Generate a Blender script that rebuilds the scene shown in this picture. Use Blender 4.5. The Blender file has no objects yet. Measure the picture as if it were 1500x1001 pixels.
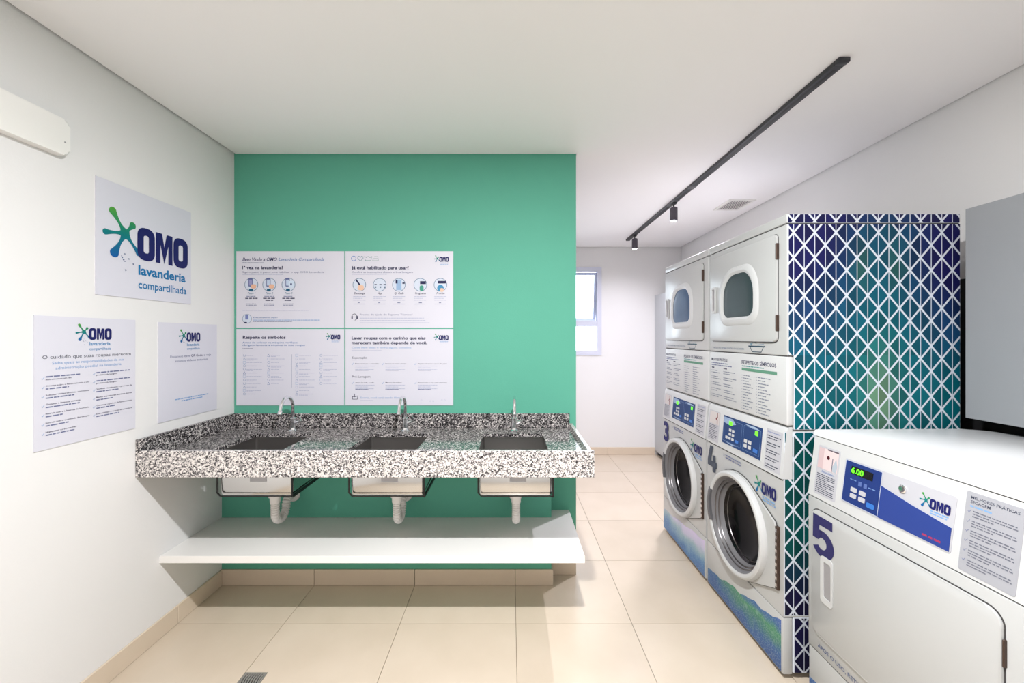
import bpy, bmesh, math, random
from mathutils import Vector, Matrix
random.seed(7)
scene = bpy.context.scene
C = scene.collection
PI = math.pi

# ------------------------------------------------------------------ camera
EYE = 1.48
cam_d = bpy.data.cameras.new('camera')
cam_d.sensor_width = 36.0
cam_d.lens = 36.0 * 600 / 1500
cam_d.shift_x = (750 - 748) / 1500
cam_d.shift_y = -(500.5 - 495) / 1500
cam_d.clip_start = 0.02
cam = bpy.data.objects.new('camera', cam_d)
cam.location = (0, 0, EYE)
cam.rotation_euler = (PI / 2, 0, 0)
C.objects.link(cam)
scene.camera = cam

# ------------------------------------------------------------------ world, exposure
scene.view_settings.view_transform = 'Standard'
scene.view_settings.look = 'None'
scene.view_settings.gamma = 1.0
scene.view_settings.use_curve_mapping = False
scene.view_settings.exposure = 0.60
world = bpy.data.worlds.new('daylight')
scene.world = world
world.use_nodes = True
bg = world.node_tree.nodes['Background']
bg.inputs['Color'].default_value = (0.86, 0.93, 1.0, 1)
bg.inputs['Strength'].default_value = 4.0
KEY_POWER = 64.0
KEY_COLOR = (0.975, 0.98, 1.0)
KEY_POS = (0.12, 0.60)
SPOT_POWER = 225.0
SPOT_COLOR = (0.93, 0.90, 1.0)

# room numbers (metres)
XL, XR = -1.731, 2.165
YB, YF = -1.5, 5.19           # behind the camera, far wall
YG = 2.565                    # green wall
XG = 0.41                     # its free end
YC = 2.455                    # boxed-out green wall under the counter
H = 2.63

# ------------------------------------------------------------------ helpers
def lin(c):
    c = c / 255.0
    return c / 12.92 if c <= 0.04045 else ((c + 0.055) / 1.055) ** 2.4
def rgb(r, g, b): return (lin(r), lin(g), lin(b), 1.0)

MATS = {}
def mat(name, col, rough=0.5, metal=0.0, bump=0.0, bscale=200.0, coat=0.0, emit=None, estr=0.0, var=0.0, vscale=3.0, spec=0.5):
    if name in MATS: return MATS[name]
    m = bpy.data.materials.new(name); m.use_nodes = True
    nt = m.node_tree; b = nt.nodes['Principled BSDF']
    b.inputs['Base Color'].default_value = col
    b.inputs['Roughness'].default_value = rough
    b.inputs['Metallic'].default_value = metal
    b.inputs['Specular IOR Level'].default_value = spec
    if coat: b.inputs['Coat Weight'].default_value = coat; b.inputs['Coat Roughness'].default_value = 0.08
    if emit is not None:
        b.inputs['Emission Color'].default_value = emit; b.inputs['Emission Strength'].default_value = estr
    tc = nt.nodes.new('ShaderNodeTexCoord')
    if var:
        n = nt.nodes.new('ShaderNodeTexNoise'); n.inputs['Scale'].default_value = vscale; n.inputs['Detail'].default_value = 5
        nt.links.new(tc.outputs['Object'], n.inputs['Vector'])
        mx = nt.nodes.new('ShaderNodeMix'); mx.data_type = 'RGBA'
        mx.inputs['A'].default_value = tuple(c * (1 - var) for c in col[:3]) + (1,)
        mx.inputs['B'].default_value = tuple(min(1, c * (1 + var)) for c in col[:3]) + (1,)
        nt.links.new(n.outputs['Fac'], mx.inputs['Factor']); nt.links.new(mx.outputs['Result'], b.inputs['Base Color'])
    if bump:
        n2 = nt.nodes.new('ShaderNodeTexNoise'); n2.inputs['Scale'].default_value = bscale; n2.inputs['Detail'].default_value = 3
        bp = nt.nodes.new('ShaderNodeBump'); bp.inputs['Strength'].default_value = bump; bp.inputs['Distance'].default_value = 0.002
        nt.links.new(tc.outputs['Object'], n2.inputs['Vector'])
        nt.links.new(n2.outputs['Fac'], bp.inputs['Height']); nt.links.new(bp.outputs['Normal'], b.inputs['Normal'])
    MATS[name] = m
    return m

M_WALL = mat('white_wall_paint', rgb(228, 227, 226), 0.85, bump=0.15, bscale=120, var=0.015)
M_CEIL = mat('ceiling_paint', rgb(248, 246, 246), 0.9, bump=0.08, bscale=90)
M_GREEN = mat('green_wall_paint', rgb(90, 170, 146), 0.75, bump=0.2, bscale=110, var=0.03)
M_BASE = mat('beige_skirting_tile', rgb(214, 198, 178), 0.35, var=0.05, vscale=6)
M_GROUT = mat('grout', rgb(128, 112, 92), 0.9)
M_WHITE = mat('white_enamel', rgb(184, 185, 184), 0.28, bump=0.04, bscale=700)
M_WHITE2 = mat('white_plastic', rgb(198, 199, 199), 0.4)
M_LAM = mat('white_laminate', rgb(240, 238, 234), 0.4)
M_CAB = mat('grey_cabinet_laminate', rgb(142, 145, 148), 0.45, bump=0.03)
M_GREY = mat('pale_grey_laminate', rgb(182, 185, 188), 0.45, bump=0.03)
M_SEAM = mat('dark_seam', rgb(62, 60, 60), 0.7)
M_BLACK = mat('black_metal', rgb(22, 22, 24), 0.45)
M_SHADEBLACK = mat('black_wall_shade', rgb(20, 20, 22), 0.6)
M_TRACK = mat('graphite_track', rgb(46, 46, 52), 0.45, bump=0.03)
M_CHROME = mat('chrome', (0.82, 0.82, 0.84, 1), 0.06, 1.0)
M_STEEL = mat('brushed_steel', (0.62, 0.61, 0.60, 1), 0.17, 1.0, bump=0.03, bscale=60)
M_STEELIN = mat('satin_basin_steel', (0.50, 0.48, 0.47, 1), 0.3, 1.0, bump=0.03, bscale=60)
M_GRATE = mat('grate_steel', (0.34, 0.33, 0.31, 1), 0.45, 0.5)
M_PVC = mat('white_pvc', rgb(226, 222, 218), 0.45)
M_RUBBER = mat('grey_gasket', rgb(112, 111, 114), 0.5)
M_DGREY = mat('dark_grey_plastic', rgb(92, 92, 95), 0.5)
M_HANDLE = mat('mid_grey_plastic', rgb(150, 148, 150), 0.5)
M_HINGE = mat('hinge_metal', rgb(74, 58, 50), 0.4, 0.5)
M_SIGN = mat('sign_board', rgb(214, 213, 223), 0.4)
M_STICK = mat('sticker_paper', rgb(184, 184, 190), 0.4)
M_DARKGLASS = mat('dark_door_glass', rgb(12, 10, 12), 0.14, spec=0.22)
M_DRUM = mat('drum_steel', (0.16, 0.15, 0.15, 1), 0.3, 1.0)
M_DUCT = mat('dark_duct', rgb(60, 60, 63), 0.5, 0.3)
M_LED = mat('green_led', rgb(120, 255, 40), 0.5, emit=rgb(110, 255, 30), estr=0.5)
M_LEDBK = mat('black_display', rgb(16, 16, 20), 0.2)
M_LENS = mat('lamp_lens', (1, 1, 1, 1), 0.4, emit=(1, 0.97, 1, 1), estr=25.0)

def print_mat():
    m = bpy.data.materials.new('printed_ink'); m.use_nodes = True
    nt = m.node_tree; b = nt.nodes['Principled BSDF']
    a = nt.nodes.new('ShaderNodeVertexColor'); a.layer_name = 'ink'
    nt.links.new(a.outputs['Color'], b.inputs['Base Color'])
    b.inputs['Roughness'].default_value = 0.5; b.inputs['Specular IOR Level'].default_value = 0.25
    return m
M_INK = print_mat()

def granite_mat(name, off):
    m = bpy.data.materials.new(name); m.use_nodes = True
    nt = m.node_tree; b = nt.nodes['Principled BSDF']; L = nt.links
    tc = nt.nodes.new('ShaderNodeTexCoord')
    nz = nt.nodes.new('ShaderNodeTexNoise'); nz.inputs['Scale'].default_value = 60; nz.inputs['Detail'].default_value = 3
    L.new(tc.outputs['Object'], nz.inputs['Vector'])
    ad = nt.nodes.new('ShaderNodeMix'); ad.data_type = 'VECTOR'; ad.inputs['Factor'].default_value = 0.012
    L.new(tc.outputs['Object'], ad.inputs['A']); L.new(nz.outputs['Color'], ad.inputs['B'])
    v = nt.nodes.new('ShaderNodeTexVoronoi'); v.inputs['Scale'].default_value = 210; v.inputs['Randomness'].default_value = 1
    L.new(ad.outputs['Result'], v.inputs['Vector'])
    s = nt.nodes.new('ShaderNodeSeparateColor'); L.new(v.outputs['Color'], s.inputs['Color'])
    n2 = nt.nodes.new('ShaderNodeTexNoise'); n2.inputs['Scale'].default_value = 80; n2.inputs['Detail'].default_value = 4
    L.new(tc.outputs['Object'], n2.inputs['Vector'])
    sm = nt.nodes.new('ShaderNodeMath'); sm.operation = 'MULTIPLY_ADD'; sm.inputs[1].default_value = 0.62
    L.new(s.outputs['Red'], sm.inputs[0])
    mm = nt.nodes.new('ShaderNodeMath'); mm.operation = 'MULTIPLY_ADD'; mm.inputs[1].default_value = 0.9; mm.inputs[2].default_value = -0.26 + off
    L.new(n2.outputs['Fac'], mm.inputs[0]); L.new(mm.outputs[0], sm.inputs[2])
    r = nt.nodes.new('ShaderNodeValToRGB'); r.color_ramp.interpolation = 'LINEAR'
    e = r.color_ramp.elements
    e[0].position = 0.18; e[0].color = rgb(34, 32, 34)
    e[1].position = 0.80; e[1].color = rgb(238, 232, 228)
    x = e.new(0.34); x.color = rgb(92, 88, 90)
    x = e.new(0.48); x.color = rgb(160, 155, 154)
    x = e.new(0.60); x.color = rgb(206, 200, 196)
    L.new(sm.outputs[0], r.inputs['Fac']); L.new(r.outputs['Color'], b.inputs['Base Color'])
    b.inputs['Roughness'].default_value = 0.12
    return m
M_GRAN = granite_mat('speckled_granite', 0.03)
M_GRAN_SHADED = granite_mat('shaded_speckled_granite', -0.17)  # same stone as the apron, its shaded tone put into the colour

def tile_mat():
    m = bpy.data.materials.new('beige_porcelain_tile'); m.use_nodes = True
    nt = m.node_tree; b = nt.nodes['Principled BSDF']; L = nt.links
    tc = nt.nodes.new('ShaderNodeTexCoord')
    n = nt.nodes.new('ShaderNodeTexNoise'); n.inputs['Scale'].default_value = 4; n.inputs['Detail'].default_value = 8
    L.new(tc.outputs['Object'], n.inputs['Vector'])
    oi = nt.nodes.new('ShaderNodeObjectInfo')
    a = nt.nodes.new('ShaderNodeMath'); a.operation = 'MULTIPLY_ADD'; a.inputs[1].default_value = 0.35
    L.new(oi.outputs['Random'], a.inputs[0]); L.new(n.outputs['Fac'], a.inputs[2])
    r = nt.nodes.new('ShaderNodeValToRGB')
    r.color_ramp.elements[0].position = 0.2; r.color_ramp.elements[0].color = rgb(202, 187, 167)
    r.color_ramp.elements[1].position = 1.0; r.color_ramp.elements[1].color = rgb(216, 202, 184)
    L.new(a.outputs[0], r.inputs['Fac']); L.new(r.outputs['Color'], b.inputs['Base Color'])
    b.inputs['Roughness'].default_value = 0.3
    return m
M_TILE = tile_mat()

def art_mat(name, pal, scale=1.0):
    """blue-green printed vinyl with thin pale curls"""
    m = bpy.data.materials.new(name); m.use_nodes = True
    nt = m.node_tree; b = nt.nodes['Principled BSDF']; L = nt.links
    tc = nt.nodes.new('ShaderNodeTexCoord')
    n = nt.nodes.new('ShaderNodeTexNoise'); n.inputs['Scale'].default_value = 5.5 * scale; n.inputs['Detail'].default_value = 3
    L.new(tc.outputs['Object'], n.inputs['Vector'])
    sep = nt.nodes.new('ShaderNodeSeparateXYZ'); L.new(tc.outputs['Object'], sep.inputs[0])
    z = nt.nodes.new('ShaderNodeMath'); z.operation = 'MULTIPLY_ADD'; z.inputs[1].default_value = 2.6
    L.new(sep.outputs['Z'], z.inputs[0])
    h = nt.nodes.new('ShaderNodeMath'); h.operation = 'MULTIPLY_ADD'; h.inputs[1].default_value = 0.55; h.inputs[2].default_value = -0.08
    L.new(n.outputs['Fac'], h.inputs[0]); L.new(h.outputs[0], z.inputs[2])
    r = nt.nodes.new('ShaderNodeValToRGB')
    els = r.color_ramp.elements
    els[0].position = pal[0][0]; els[0].color = rgb(*pal[0][1])
    els[1].position = pal[-1][0]; els[1].color = rgb(*pal[-1][1])
    for p, c in pal[1:-1]:
        x = els.new(p); x.color = rgb(*c)
    L.new(z.outputs[0], r.inputs['Fac'])
    v = nt.nodes.new('ShaderNodeTexVoronoi'); v.feature = 'DISTANCE_TO_EDGE'; v.inputs['Scale'].default_value = 75
    L.new(tc.outputs['Object'], v.inputs['Vector'])
    lt = nt.nodes.new('ShaderNodeMath'); lt.operation = 'LESS_THAN'; lt.inputs[1].default_value = 0.055
    L.new(v.outputs['Distance'], lt.inputs[0])
    lm = nt.nodes.new('ShaderNodeMath'); lm.operation = 'MULTIPLY'; lm.inputs[1].default_value = 0.18
    L.new(lt.outputs[0], lm.inputs[0])
    mx = nt.nodes.new('ShaderNodeMix'); mx.data_type = 'RGBA'; mx.inputs['B'].default_value = rgb(205, 225, 222)
    L.new(lm.outputs[0], mx.inputs['Factor']); L.new(r.outputs['Color'], mx.inputs['A'])
    L.new(mx.outputs['Result'], b.inputs['Base Color'])
    b.inputs['Roughness'].default_value = 0.4
    return m

def glass_mat():
    m = bpy.data.materials.new('window_glass'); m.use_nodes = True
    nt = m.node_tree; nt.nodes.remove(nt.nodes['Principled BSDF'])
    out = nt.nodes['Material Output']
    t = nt.nodes.new('ShaderNodeBsdfTransparent'); t.inputs['Color'].default_value = (0.96, 0.98, 0.98, 1)
    g = nt.nodes.new('ShaderNodeBsdfGlossy'); g.inputs['Roughness'].default_value = 0.02
    f = nt.nodes.new('ShaderNodeFresnel'); f.inputs['IOR'].default_value = 1.45
    mx = nt.nodes.new('ShaderNodeMixShader')
    nt.links.new(f.outputs[0], mx.inputs[0]); nt.links.new(t.outputs[0], mx.inputs[1]); nt.links.new(g.outputs[0], mx.inputs[2])
    nt.links.new(mx.outputs[0], out.inputs['Surface'])
    return m
M_GLASS = glass_mat()

# ---- objects
ORG = {}
def tag(o, label=None, cat=None, group=None, kind=None):
    if label: o['label'] = label
    if cat: o['category'] = cat
    if group: o['group'] = group
    if kind: o['kind'] = kind
    return o
def thing(name, label, cat, loc, group=None):
    o = bpy.data.objects.new(name, None); o.empty_display_size = 0.05
    C.objects.link(o); o.location = loc
    ORG[o.name] = Vector(loc)
    return tag(o, label, cat, group)
def copy_tree(o, loc=None, parent=None, label=None):
    c = o.copy(); C.objects.link(c); c.parent = parent
    if loc is not None: c.location = loc
    if label: c['label'] = label
    for ch in list(o.children): copy_tree(ch, None, c)
    return c

class Frame:
    """a flat surface: origin, right, up; normal = right x up"""
    def __init__(s, o, u, v):
        s.o = Vector(o); s.u = Vector(u).normalized(); s.v = Vector(v).normalized(); s.n = s.u.cross(s.v).normalized()
    def p(s, a, b, n=0.0): return s.o + s.u * a + s.v * b + s.n * n

class MB:
    def __init__(s): s.bm = bmesh.new(); s.cols = None
    def box(s, x0, x1, y0, y1, z0, z1, r=0.0, seg=2, only=None):
        bm = s.bm
        vs = [bm.verts.new((x, y, z)) for x in (x0, x1) for y in (y0, y1) for z in (z0, z1)]
        q = [(0, 1, 3, 2), (4, 6, 7, 5), (0, 4, 5, 1), (2, 3, 7, 6), (0, 2, 6, 4), (1, 5, 7, 3)]
        fs = [bm.faces.new([vs[i] for i in f]) for f in q]
        if r > 0:
            es = list({e for f in fs for e in f.edges})
            if only: es = [e for e in es if only(e.verts[0].co, e.verts[1].co)]
            bmesh.ops.bevel(bm, geom=es, offset=r, segments=seg, affect='EDGES', profile=0.5)
        return s
    def prism(s, F, pts, n0, n1, r=0.0, seg=2, holes=None):
        """outline in frame F from depth n0 to n1 (n1 the visible face)"""
        bm = s.bm
        a = [bm.verts.new(F.p(u, v, n0)) for u, v in pts]
        b = [bm.verts.new(F.p(u, v, n1)) for u, v in pts]
        k = len(pts)
        top = bm.faces.new(b); bm.faces.new(a[::-1])
        for i in range(k):
            j = (i + 1) % k
            bm.faces.new((a[i], a[j], b[j], b[i]))
        if r > 0: bmesh.ops.bevel(bm, geom=list(top.edges), offset=r, segments=seg, affect='EDGES', profile=0.5)
        return s
    def ringprism(s, F, outer, inner, n0, n1):
        bm = s.bm; k = len(outer)
        L = [[bm.verts.new(F.p(u, v, n)) for u, v in o] for o, n in ((outer, n0), (outer, n1), (inner, n1), (inner, n0))]
        for A, B in ((0, 1), (1, 2), (2, 3), (3, 0)):
            for i in range(k):
                j = (i + 1) % k
                bm.faces.new((L[A][i], L[A][j], L[B][j], L[B][i]))
        return s
    def rings(s, rings, cap0=True, cap1=True):
        bm = s.bm
        L = [[bm.verts.new(p) for p in r] for r in rings]
        for A, B in zip(L, L[1:]):
            k = len(A)
            for i in range(k):
                j = (i + 1) % k
                bm.faces.new((A[i], A[j], B[j], B[i]))
        if cap0: bm.faces.new(L[0][::-1])
        if cap1: bm.faces.new(L[-1])
        return s
    def lathe(s, prof, o, axis, seg=32, cap0=False, cap1=False):
        o = Vector(o); w = Vector(axis).normalized()
        t = Vector((0, 0, 1)) if abs(w.z) < 0.9 else Vector((1, 0, 0))
        u = w.cross(t).normalized(); v = w.cross(u).normalized()
        rs = [[o + w * h + (u * math.cos(2 * PI * i / seg) + v * math.sin(2 * PI * i / seg)) * r for i in range(seg)] for r, h in prof]
        return s.rings(rs, cap0, cap1)
    def tube(s, path, rad, seg=12, cap=True):
        path = [Vector(p) for p in path]; n = len(path)
        if not isinstance(rad, (list, tuple)): rad = [rad] * n
        rs = []; prev = None
        for i, p in enumerate(path):
            d = (path[min(i + 1, n - 1)] - path[max(i - 1, 0)]).normalized()
            if prev is None:
                t = Vector((1, 0, 0)) if abs(d.x) < 0.8 else Vector((0, 0, 1))
                u = (t - d * t.dot(d)).normalized()
            else:
                u = (prev - d * prev.dot(d)).normalized()
            prev = u; v = d.cross(u)
            rs.append([p + (u * math.cos(2 * PI * k / seg) + v * math.sin(2 * PI * k / seg)) * rad[i] for k in range(seg)])
        return s.rings(rs, cap, cap)
    def build(s, name, m, parent=None, origin=(0, 0, 0), smooth=True, label=None, fix=True):
        bm = s.bm
        if fix: bmesh.ops.recalc_face_normals(bm, faces=bm.faces)
        org = ORG[parent.name] if parent else Vector(origin)
        bmesh.ops.translate(bm, verts=bm.verts, vec=-org)
        me = bpy.data.meshes.new(name); bm.to_mesh(me); bm.free()
        if smooth:
            me.polygons.foreach_set('use_smooth', [True] * len(me.polygons))
            me.set_sharp_from_angle(angle=math.radians(32))
        me.materials.append(m)
        o = bpy.data.objects.new(name, me); C.objects.link(o)
        if parent: o.parent = parent
        else: o.location = org
        ORG[o.name] = org
        if label: o['label'] = label
        return o

def rrect(u0, u1, v0, v1, r, seg=5):
    r = min(r, (u1 - u0) / 2 - 1e-5, (v1 - v0) / 2 - 1e-5)
    out = []
    for cx, cy, a in ((u1 - r, v0 + r, -90), (u1 - r, v1 - r, 0), (u0 + r, v1 - r, 90), (u0 + r, v0 + r, 180)):
        for i in range(seg + 1):
            t = math.radians(a + 90 * i / seg)
            out.append((cx + r * math.cos(t), cy + r * math.sin(t)))
    return out
def circ(cx, cy, r, n=24): return [(cx + r * math.cos(2 * PI * i / n), cy + r * math.sin(2 * PI * i / n)) for i in range(n)]

# ---- flat print
TXT = {}
def glyphs(s, bold, res=2):
    k = (s, bold, res)
    if k not in TXT:
        cu = bpy.data.curves.new('t', 'FONT'); cu.body = s; cu.size = 1.0; cu.offset = bold; cu.resolution_u = res
        cu.fill_mode = 'FRONT'
        o = bpy.data.objects.new('t', cu); C.objects.link(o)
        me = o.to_mesh()
        vs = [(v.co.x, v.co.y) for v in me.vertices]; fs = [tuple(p.vertices) for p in me.polygons]
        o.to_mesh_clear(); bpy.data.objects.remove(o); bpy.data.curves.remove(cu)
        x0 = min(v[0] for v in vs) if vs else 0; x1 = max(v[0] for v in vs) if vs else 1
        TXT[k] = ([(x - x0, y) for x, y in vs], fs, x1 - x0)
    return TXT[k]
CAPH = 0.729

NAVY = rgb(24, 27, 92); INK = rgb(38, 40, 78); BLUE = rgb(52, 108, 170); GREYI = rgb(112, 118, 152); SKY = rgb(120, 160, 206)
DKGREY = rgb(70, 74, 90); LIGHTI = rgb(176, 180, 204); TEALI = rgb(60, 130, 120)

FINE = ('body_text', 'body_bold', 'rule', 'symbol', 'panel_text', 'sticker_text', 'sticker_photo', 'note_text', 'diamond_wrap', 'footnote', 'control_panel', 'basin_drawing', 'logo_caption')
class Print:
    """flat coloured marks on a frame; keys become separate printed parts"""
    def __init__(s, F, lift=0.0006): s.F = F; s.L = {}; s.lift = lift
    def _l(s, k): return s.L.setdefault(k, ([], [], []))
    def mesh(s, k, vs, fs, col, n=0.0):
        V, Fc, Cc = s._l(k); o = len(V)
        for i, (u, v) in enumerate(vs):
            V.append(s.F.p(u, v, s.lift + n)); Cc.append(col(u, v) if callable(col) else col)
        for f in fs: Fc.append(tuple(i + o for i in f))
    def poly(s, k, pts, col, n=0.0): s.mesh(k, pts, [tuple(range(len(pts)))], col, n)
    def rect(s, k, u0, u1, v0, v1, col, n=0.0): s.poly(k, [(u0, v0), (u1, v0), (u1, v1), (u0, v1)], col, n)
    def ring(s, k, outer, inner, col, n=0.0):
        m = len(outer)
        s.mesh(k, list(outer) + list(inner), [(i, (i + 1) % m, m + (i + 1) % m, m + i) for i in range(m)], col, n)
    def line(s, k, pts, w, col, n=0.0):
        for (x0, y0), (x1, y1) in zip(pts, pts[1:]):
            d = math.hypot(x1 - x0, y1 - y0) or 1e-6; ux, uy = (x1 - x0) / d, (y1 - y0) / d; h = w / 2
            s.poly(k, [(x0 + uy * h - ux * h, y0 - ux * h - uy * h), (x1 + uy * h + ux * h, y1 - ux * h + uy * h),
                       (x1 - uy * h + ux * h, y1 + ux * h + uy * h), (x0 - uy * h - ux * h, y0 + ux * h - uy * h)], col, n)
    def text(s, k, t, u, v, h, col, w=None, bold=0.0, align='l', shear=0.0, n=0.0, res=2):
        if k in ('heading', 'subheading', 'handwritten_heading', 'panel_heading'): s.q = getattr(s, 'q', 0) + 1; k = '%s#%d' % (k, s.q)
        vs, fs, tw = glyphs(t, bold, res)
        sy = h / CAPH; sx = (w / tw) if w else sy
        W = tw * sx; u0 = u - (W if align == 'r' else W / 2 if align == 'c' else 0)
        s.mesh(k, [(u0 + x * sx + y * sy * shear, v + y * sy) for x, y in vs], fs, col, n)
    def greek(s, k, u, v, w, h, col, seed=0, n=0.0):
        """a line of lettering too small to read: word-sized dashes"""
        R = random.Random(seed); x = u
        while x < u + w - h:
            L = min(h * R.uniform(1.5, 5.5), u + w - x)
            s.rect(k, x, x + L, v, v + h, col, n); x += L + h * 0.7
    def build(s, parent):
        org = ORG[parent.name]; out = {}
        for k, (V, Fc, Cc) in s.L.items():
            nm = k.split('#')[0]
            me = bpy.data.meshes.new(nm); me.from_pydata([tuple(p - org) for p in V], [], Fc); me.update()
            a = me.color_attributes.new('ink', 'FLOAT_COLOR', 'POINT')
            a.data.foreach_set('color', [c for col in Cc for c in col])
            me.materials.append(M_INK)
            o = bpy.data.objects.new(nm, me); C.objects.link(o); o.parent = parent; ORG[o.name] = org; out[k] = o
            if nm in FINE: o['kind'] = 'stuff'
        return out

def superO(cx, cy, w, h, n=40, e=2.6):
    out = []
    r = w / 2
    for i in range(n):
        t = 2 * PI * i / n; c, q = math.cos(t), math.sin(t)
        x = r * math.copysign(abs(c) ** (2 / e), c); y = r * math.copysign(abs(q) ** (2 / e), q)
        y += (h / 2 - r) * (1 if q > 1e-9 else -1 if q < -1e-9 else 0)
        out.append((cx + x, cy + y))
    return out

def logo(P, u, v, W, k='logo_splash', sub=True, text_only=False, subc=None, res=2, detail=True):
    """splash mark + three heavy letters; (u, v) lower left of the lettering, W its width"""
    Hh = 0.5 * W
    ow = 0.315 * W
    for cx in (ow / 2, W - ow / 2):
        P.ring('logo_lettering', superO(u + cx, v + Hh / 2, ow, Hh * 1.04), superO(u + cx, v + Hh / 2, ow * 0.30, Hh * 0.56), NAVY, 0.0005)
    a, b = u + 0.335 * W, u + 0.665 * W; w = b - a
    y0, y1 = v, v + Hh
    left = [(a, y0), (a + 0.26 * w, y0), (a + 0.26 * w, y0 + 0.62 * Hh), (a + 0.5 * w, y0), (a + 0.5 * w, y0 + 0.55 * Hh), (a + 0.36 * w, y1), (a, y1)]
    P.poly('logo_lettering', left, NAVY, 0.0005)
    P.poly('logo_lettering', [(2 * (a + 0.5 * w) - x, y) for x, y in left][::-1], NAVY, 0.0005)
    # splash
    cx, cy = u - 0.20 * W, v + 0.34 * W
    top = v + 0.72 * W; bot = v - 0.08 * W
    def grad(x, y):
        t = max(0, min(1, (y - bot) / (top - bot)))
        A, B, D = (18, 84, 160), (10, 120, 120), (92, 160, 50)
        c = [A[i] + (B[i] - A[i]) * t * 2 if t < 0.5 else B[i] + (D[i] - B[i]) * (t - 0.5) * 2 for i in range(3)]
        return rgb(*c)
    for ai, (tx, ty, r) in enumerate(((-0.425, 0.67, 0.058), (-0.545, 0.285, 0.045), (-0.40, -0.045, 0.070), (-0.045, 0.53, 0.055), (0.05, 0.05, 0.045))):
        ex, ey = u + tx * W, v + ty * W
        dx, dy = ex - cx, ey - cy; d = math.hypot(dx, dy); dx /= d; dy /= d; r *= W
        pts = []; N = 14
        bl = d - r
        prof = []
        for i in range(N + 1):
            t = i / N
            wd = 0.075 * W * (1 - t) ** 4 + 0.013 * W + (r - 0.013 * W) * max(0, (t - 0.30) / 0.70) ** 1.7
            prof.append((bl * t, min(wd, r if t > 0.6 else 1)))
        for i in range(7):
            an = PI / 2 * i / 6
            prof.append((bl + r * math.sin(an), r * math.cos(an)))
        m = len(prof)
        vs = [(cx + dx * t - dy * wd, cy + dy * t + dx * wd) for t, wd in prof] + [(cx + dx * t + dy * wd, cy + dy * t - dx * wd) for t, wd in prof]
        P.mesh(k, vs, [(i, i + 1, m + i + 1, m + i) for i in range(m - 1)], grad, 0.00012 * ai)
    if detail:
        R = random.Random(3)
        for i in range(9):
            P.poly('logo_caption', circ(u + R.uniform(-0.26, -0.03) * W, v + R.uniform(-0.22, 0.03) * W, R.uniform(0.006, 0.014) * W, 8), rgb(70, 90, 130))
    if sub:
        c1 = subc or rgb(16, 110, 165)
        P.text('logo_caption', 'lavanderia', u + 0.02 * W, v - 0.245 * W, 0.155 * W, c1, w=0.93 * W, bold=0.028, res=res)
        P.text('logo_caption', 'compartilhada', u + 0.02 * W, v - 0.46 * W, 0.13 * W, c1, w=0.95 * W, bold=0.014, res=res)

def checkmark(P, k, u, v, h, col): P.line(k, [(u, v + h * 0.45), (u + h * 0.35, v), (u + h, v + h)], h * 0.16, col)

# ------------------------------------------------------------------ the setting
def struct(o, label=None): o['kind'] = 'structure'; return tag(o, label)

# floor: grout bed + every tile
fl = MB().box(XL - 0.1, XR + 0.1, YB - 0.1, YF + 0.1, -0.06, -0.004).build('floor', M_GROUT, smooth=False)
struct(fl, 'beige porcelain tile floor with thin dark joints')
PT = 0.60; GX, GY = 0.0275, 2.119
def lines(lo, hi, ref):
    k0 = math.ceil((lo - ref) / PT - 1e-6); out = [lo]
    k = k0
    while ref + k * PT < hi - 1e-6:
        if ref + k * PT > lo + 1e-6: out.append(ref + k * PT)
        k += 1
    return out + [hi]
DX0, DX1, DY0, DY1 = -1.1725, -1.0725, 1.705, 1.81      # floor drain
tile_cache = {}
def add_tile(x0, x1, y0, y1):
    g = 0.0013; w, d = round(x1 - x0 - 2 * g, 4), round(y1 - y0 - 2 * g, 4)
    key = (w, d)
    if key not in tile_cache:
        o = MB().box(-w / 2, w / 2, -d / 2, d / 2, -0.004, 0.0).build('floor_tile', M_TILE, smooth=False)
        tile_cache[key] = o.data
    else:
        o = bpy.data.objects.new('floor_tile', tile_cache[key]); C.objects.link(o)
    o.location = ((x0 + x1) / 2, (y0 + y1) / 2, 0); o.parent = fl
XS, YS = lines(XL, XR, GX), lines(YB, YF, GY)
for x0, x1 in zip(XS, XS[1:]):
    for y0, y1 in zip(YS, YS[1:]):
        if x1 < XG and y0 > YG + 0.05: continue
        if x0 < DX0 + 0.02 < x1 and y0 < DY0 < y1:      # the tile cut around the drain
            w, d, g = x1 - x0, y1 - y0, 0.0013
            m = MB()
            m.box(x0 + g, x1 - g, y0 + g, DY0, -0.004, 0); m.box(x0 + g, x1 - g, DY1, y1 - g, -0.004, 0); m.box(DX1, x1 - g, DY0, DY1, -0.004, 0)
            m.build('floor_tile', M_TILE, fl, smooth=False)
        else: add_tile(x0, x1, y0, y1)

struct(MB().box(XL - 0.12, XL, YB - 0.12, YG + 0.12, 0, H + 0.06).build('wall_left', M_WALL, smooth=False), 'off-white painted wall carrying the signs')
struct(MB().box(XR, XR + 0.12, YB - 0.12, YF + 0.12, 0, H + 0.06).build('wall_right', M_WALL, smooth=False), 'white painted wall behind the machines')
struct(MB().box(XL - 0.12, XR + 0.12, YB - 0.12, YB, 0, H + 0.06).build('wall_back', M_WALL, smooth=False), 'white painted wall behind the viewer')
gw = MB(); gw.box(XL, XG, YG, YG + 0.02, 0, H + 0.06)
struct(MB().box(XL, 0.244, YC, YG, 0, 0.834).build('wall_chase', M_GREEN, smooth=False), 'low boxed-out green wall section under the counter')
struct(gw.build('wall_green', M_GREEN, smooth=False), 'mint green painted wall behind the granite counter')
struct(MB().box(XG - 0.12, XG - 0.001, YG + 0.02, YF, 0, H + 0.06).build('wall_passage', M_WALL, smooth=False), 'white side of the passage behind the green wall')
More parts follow.
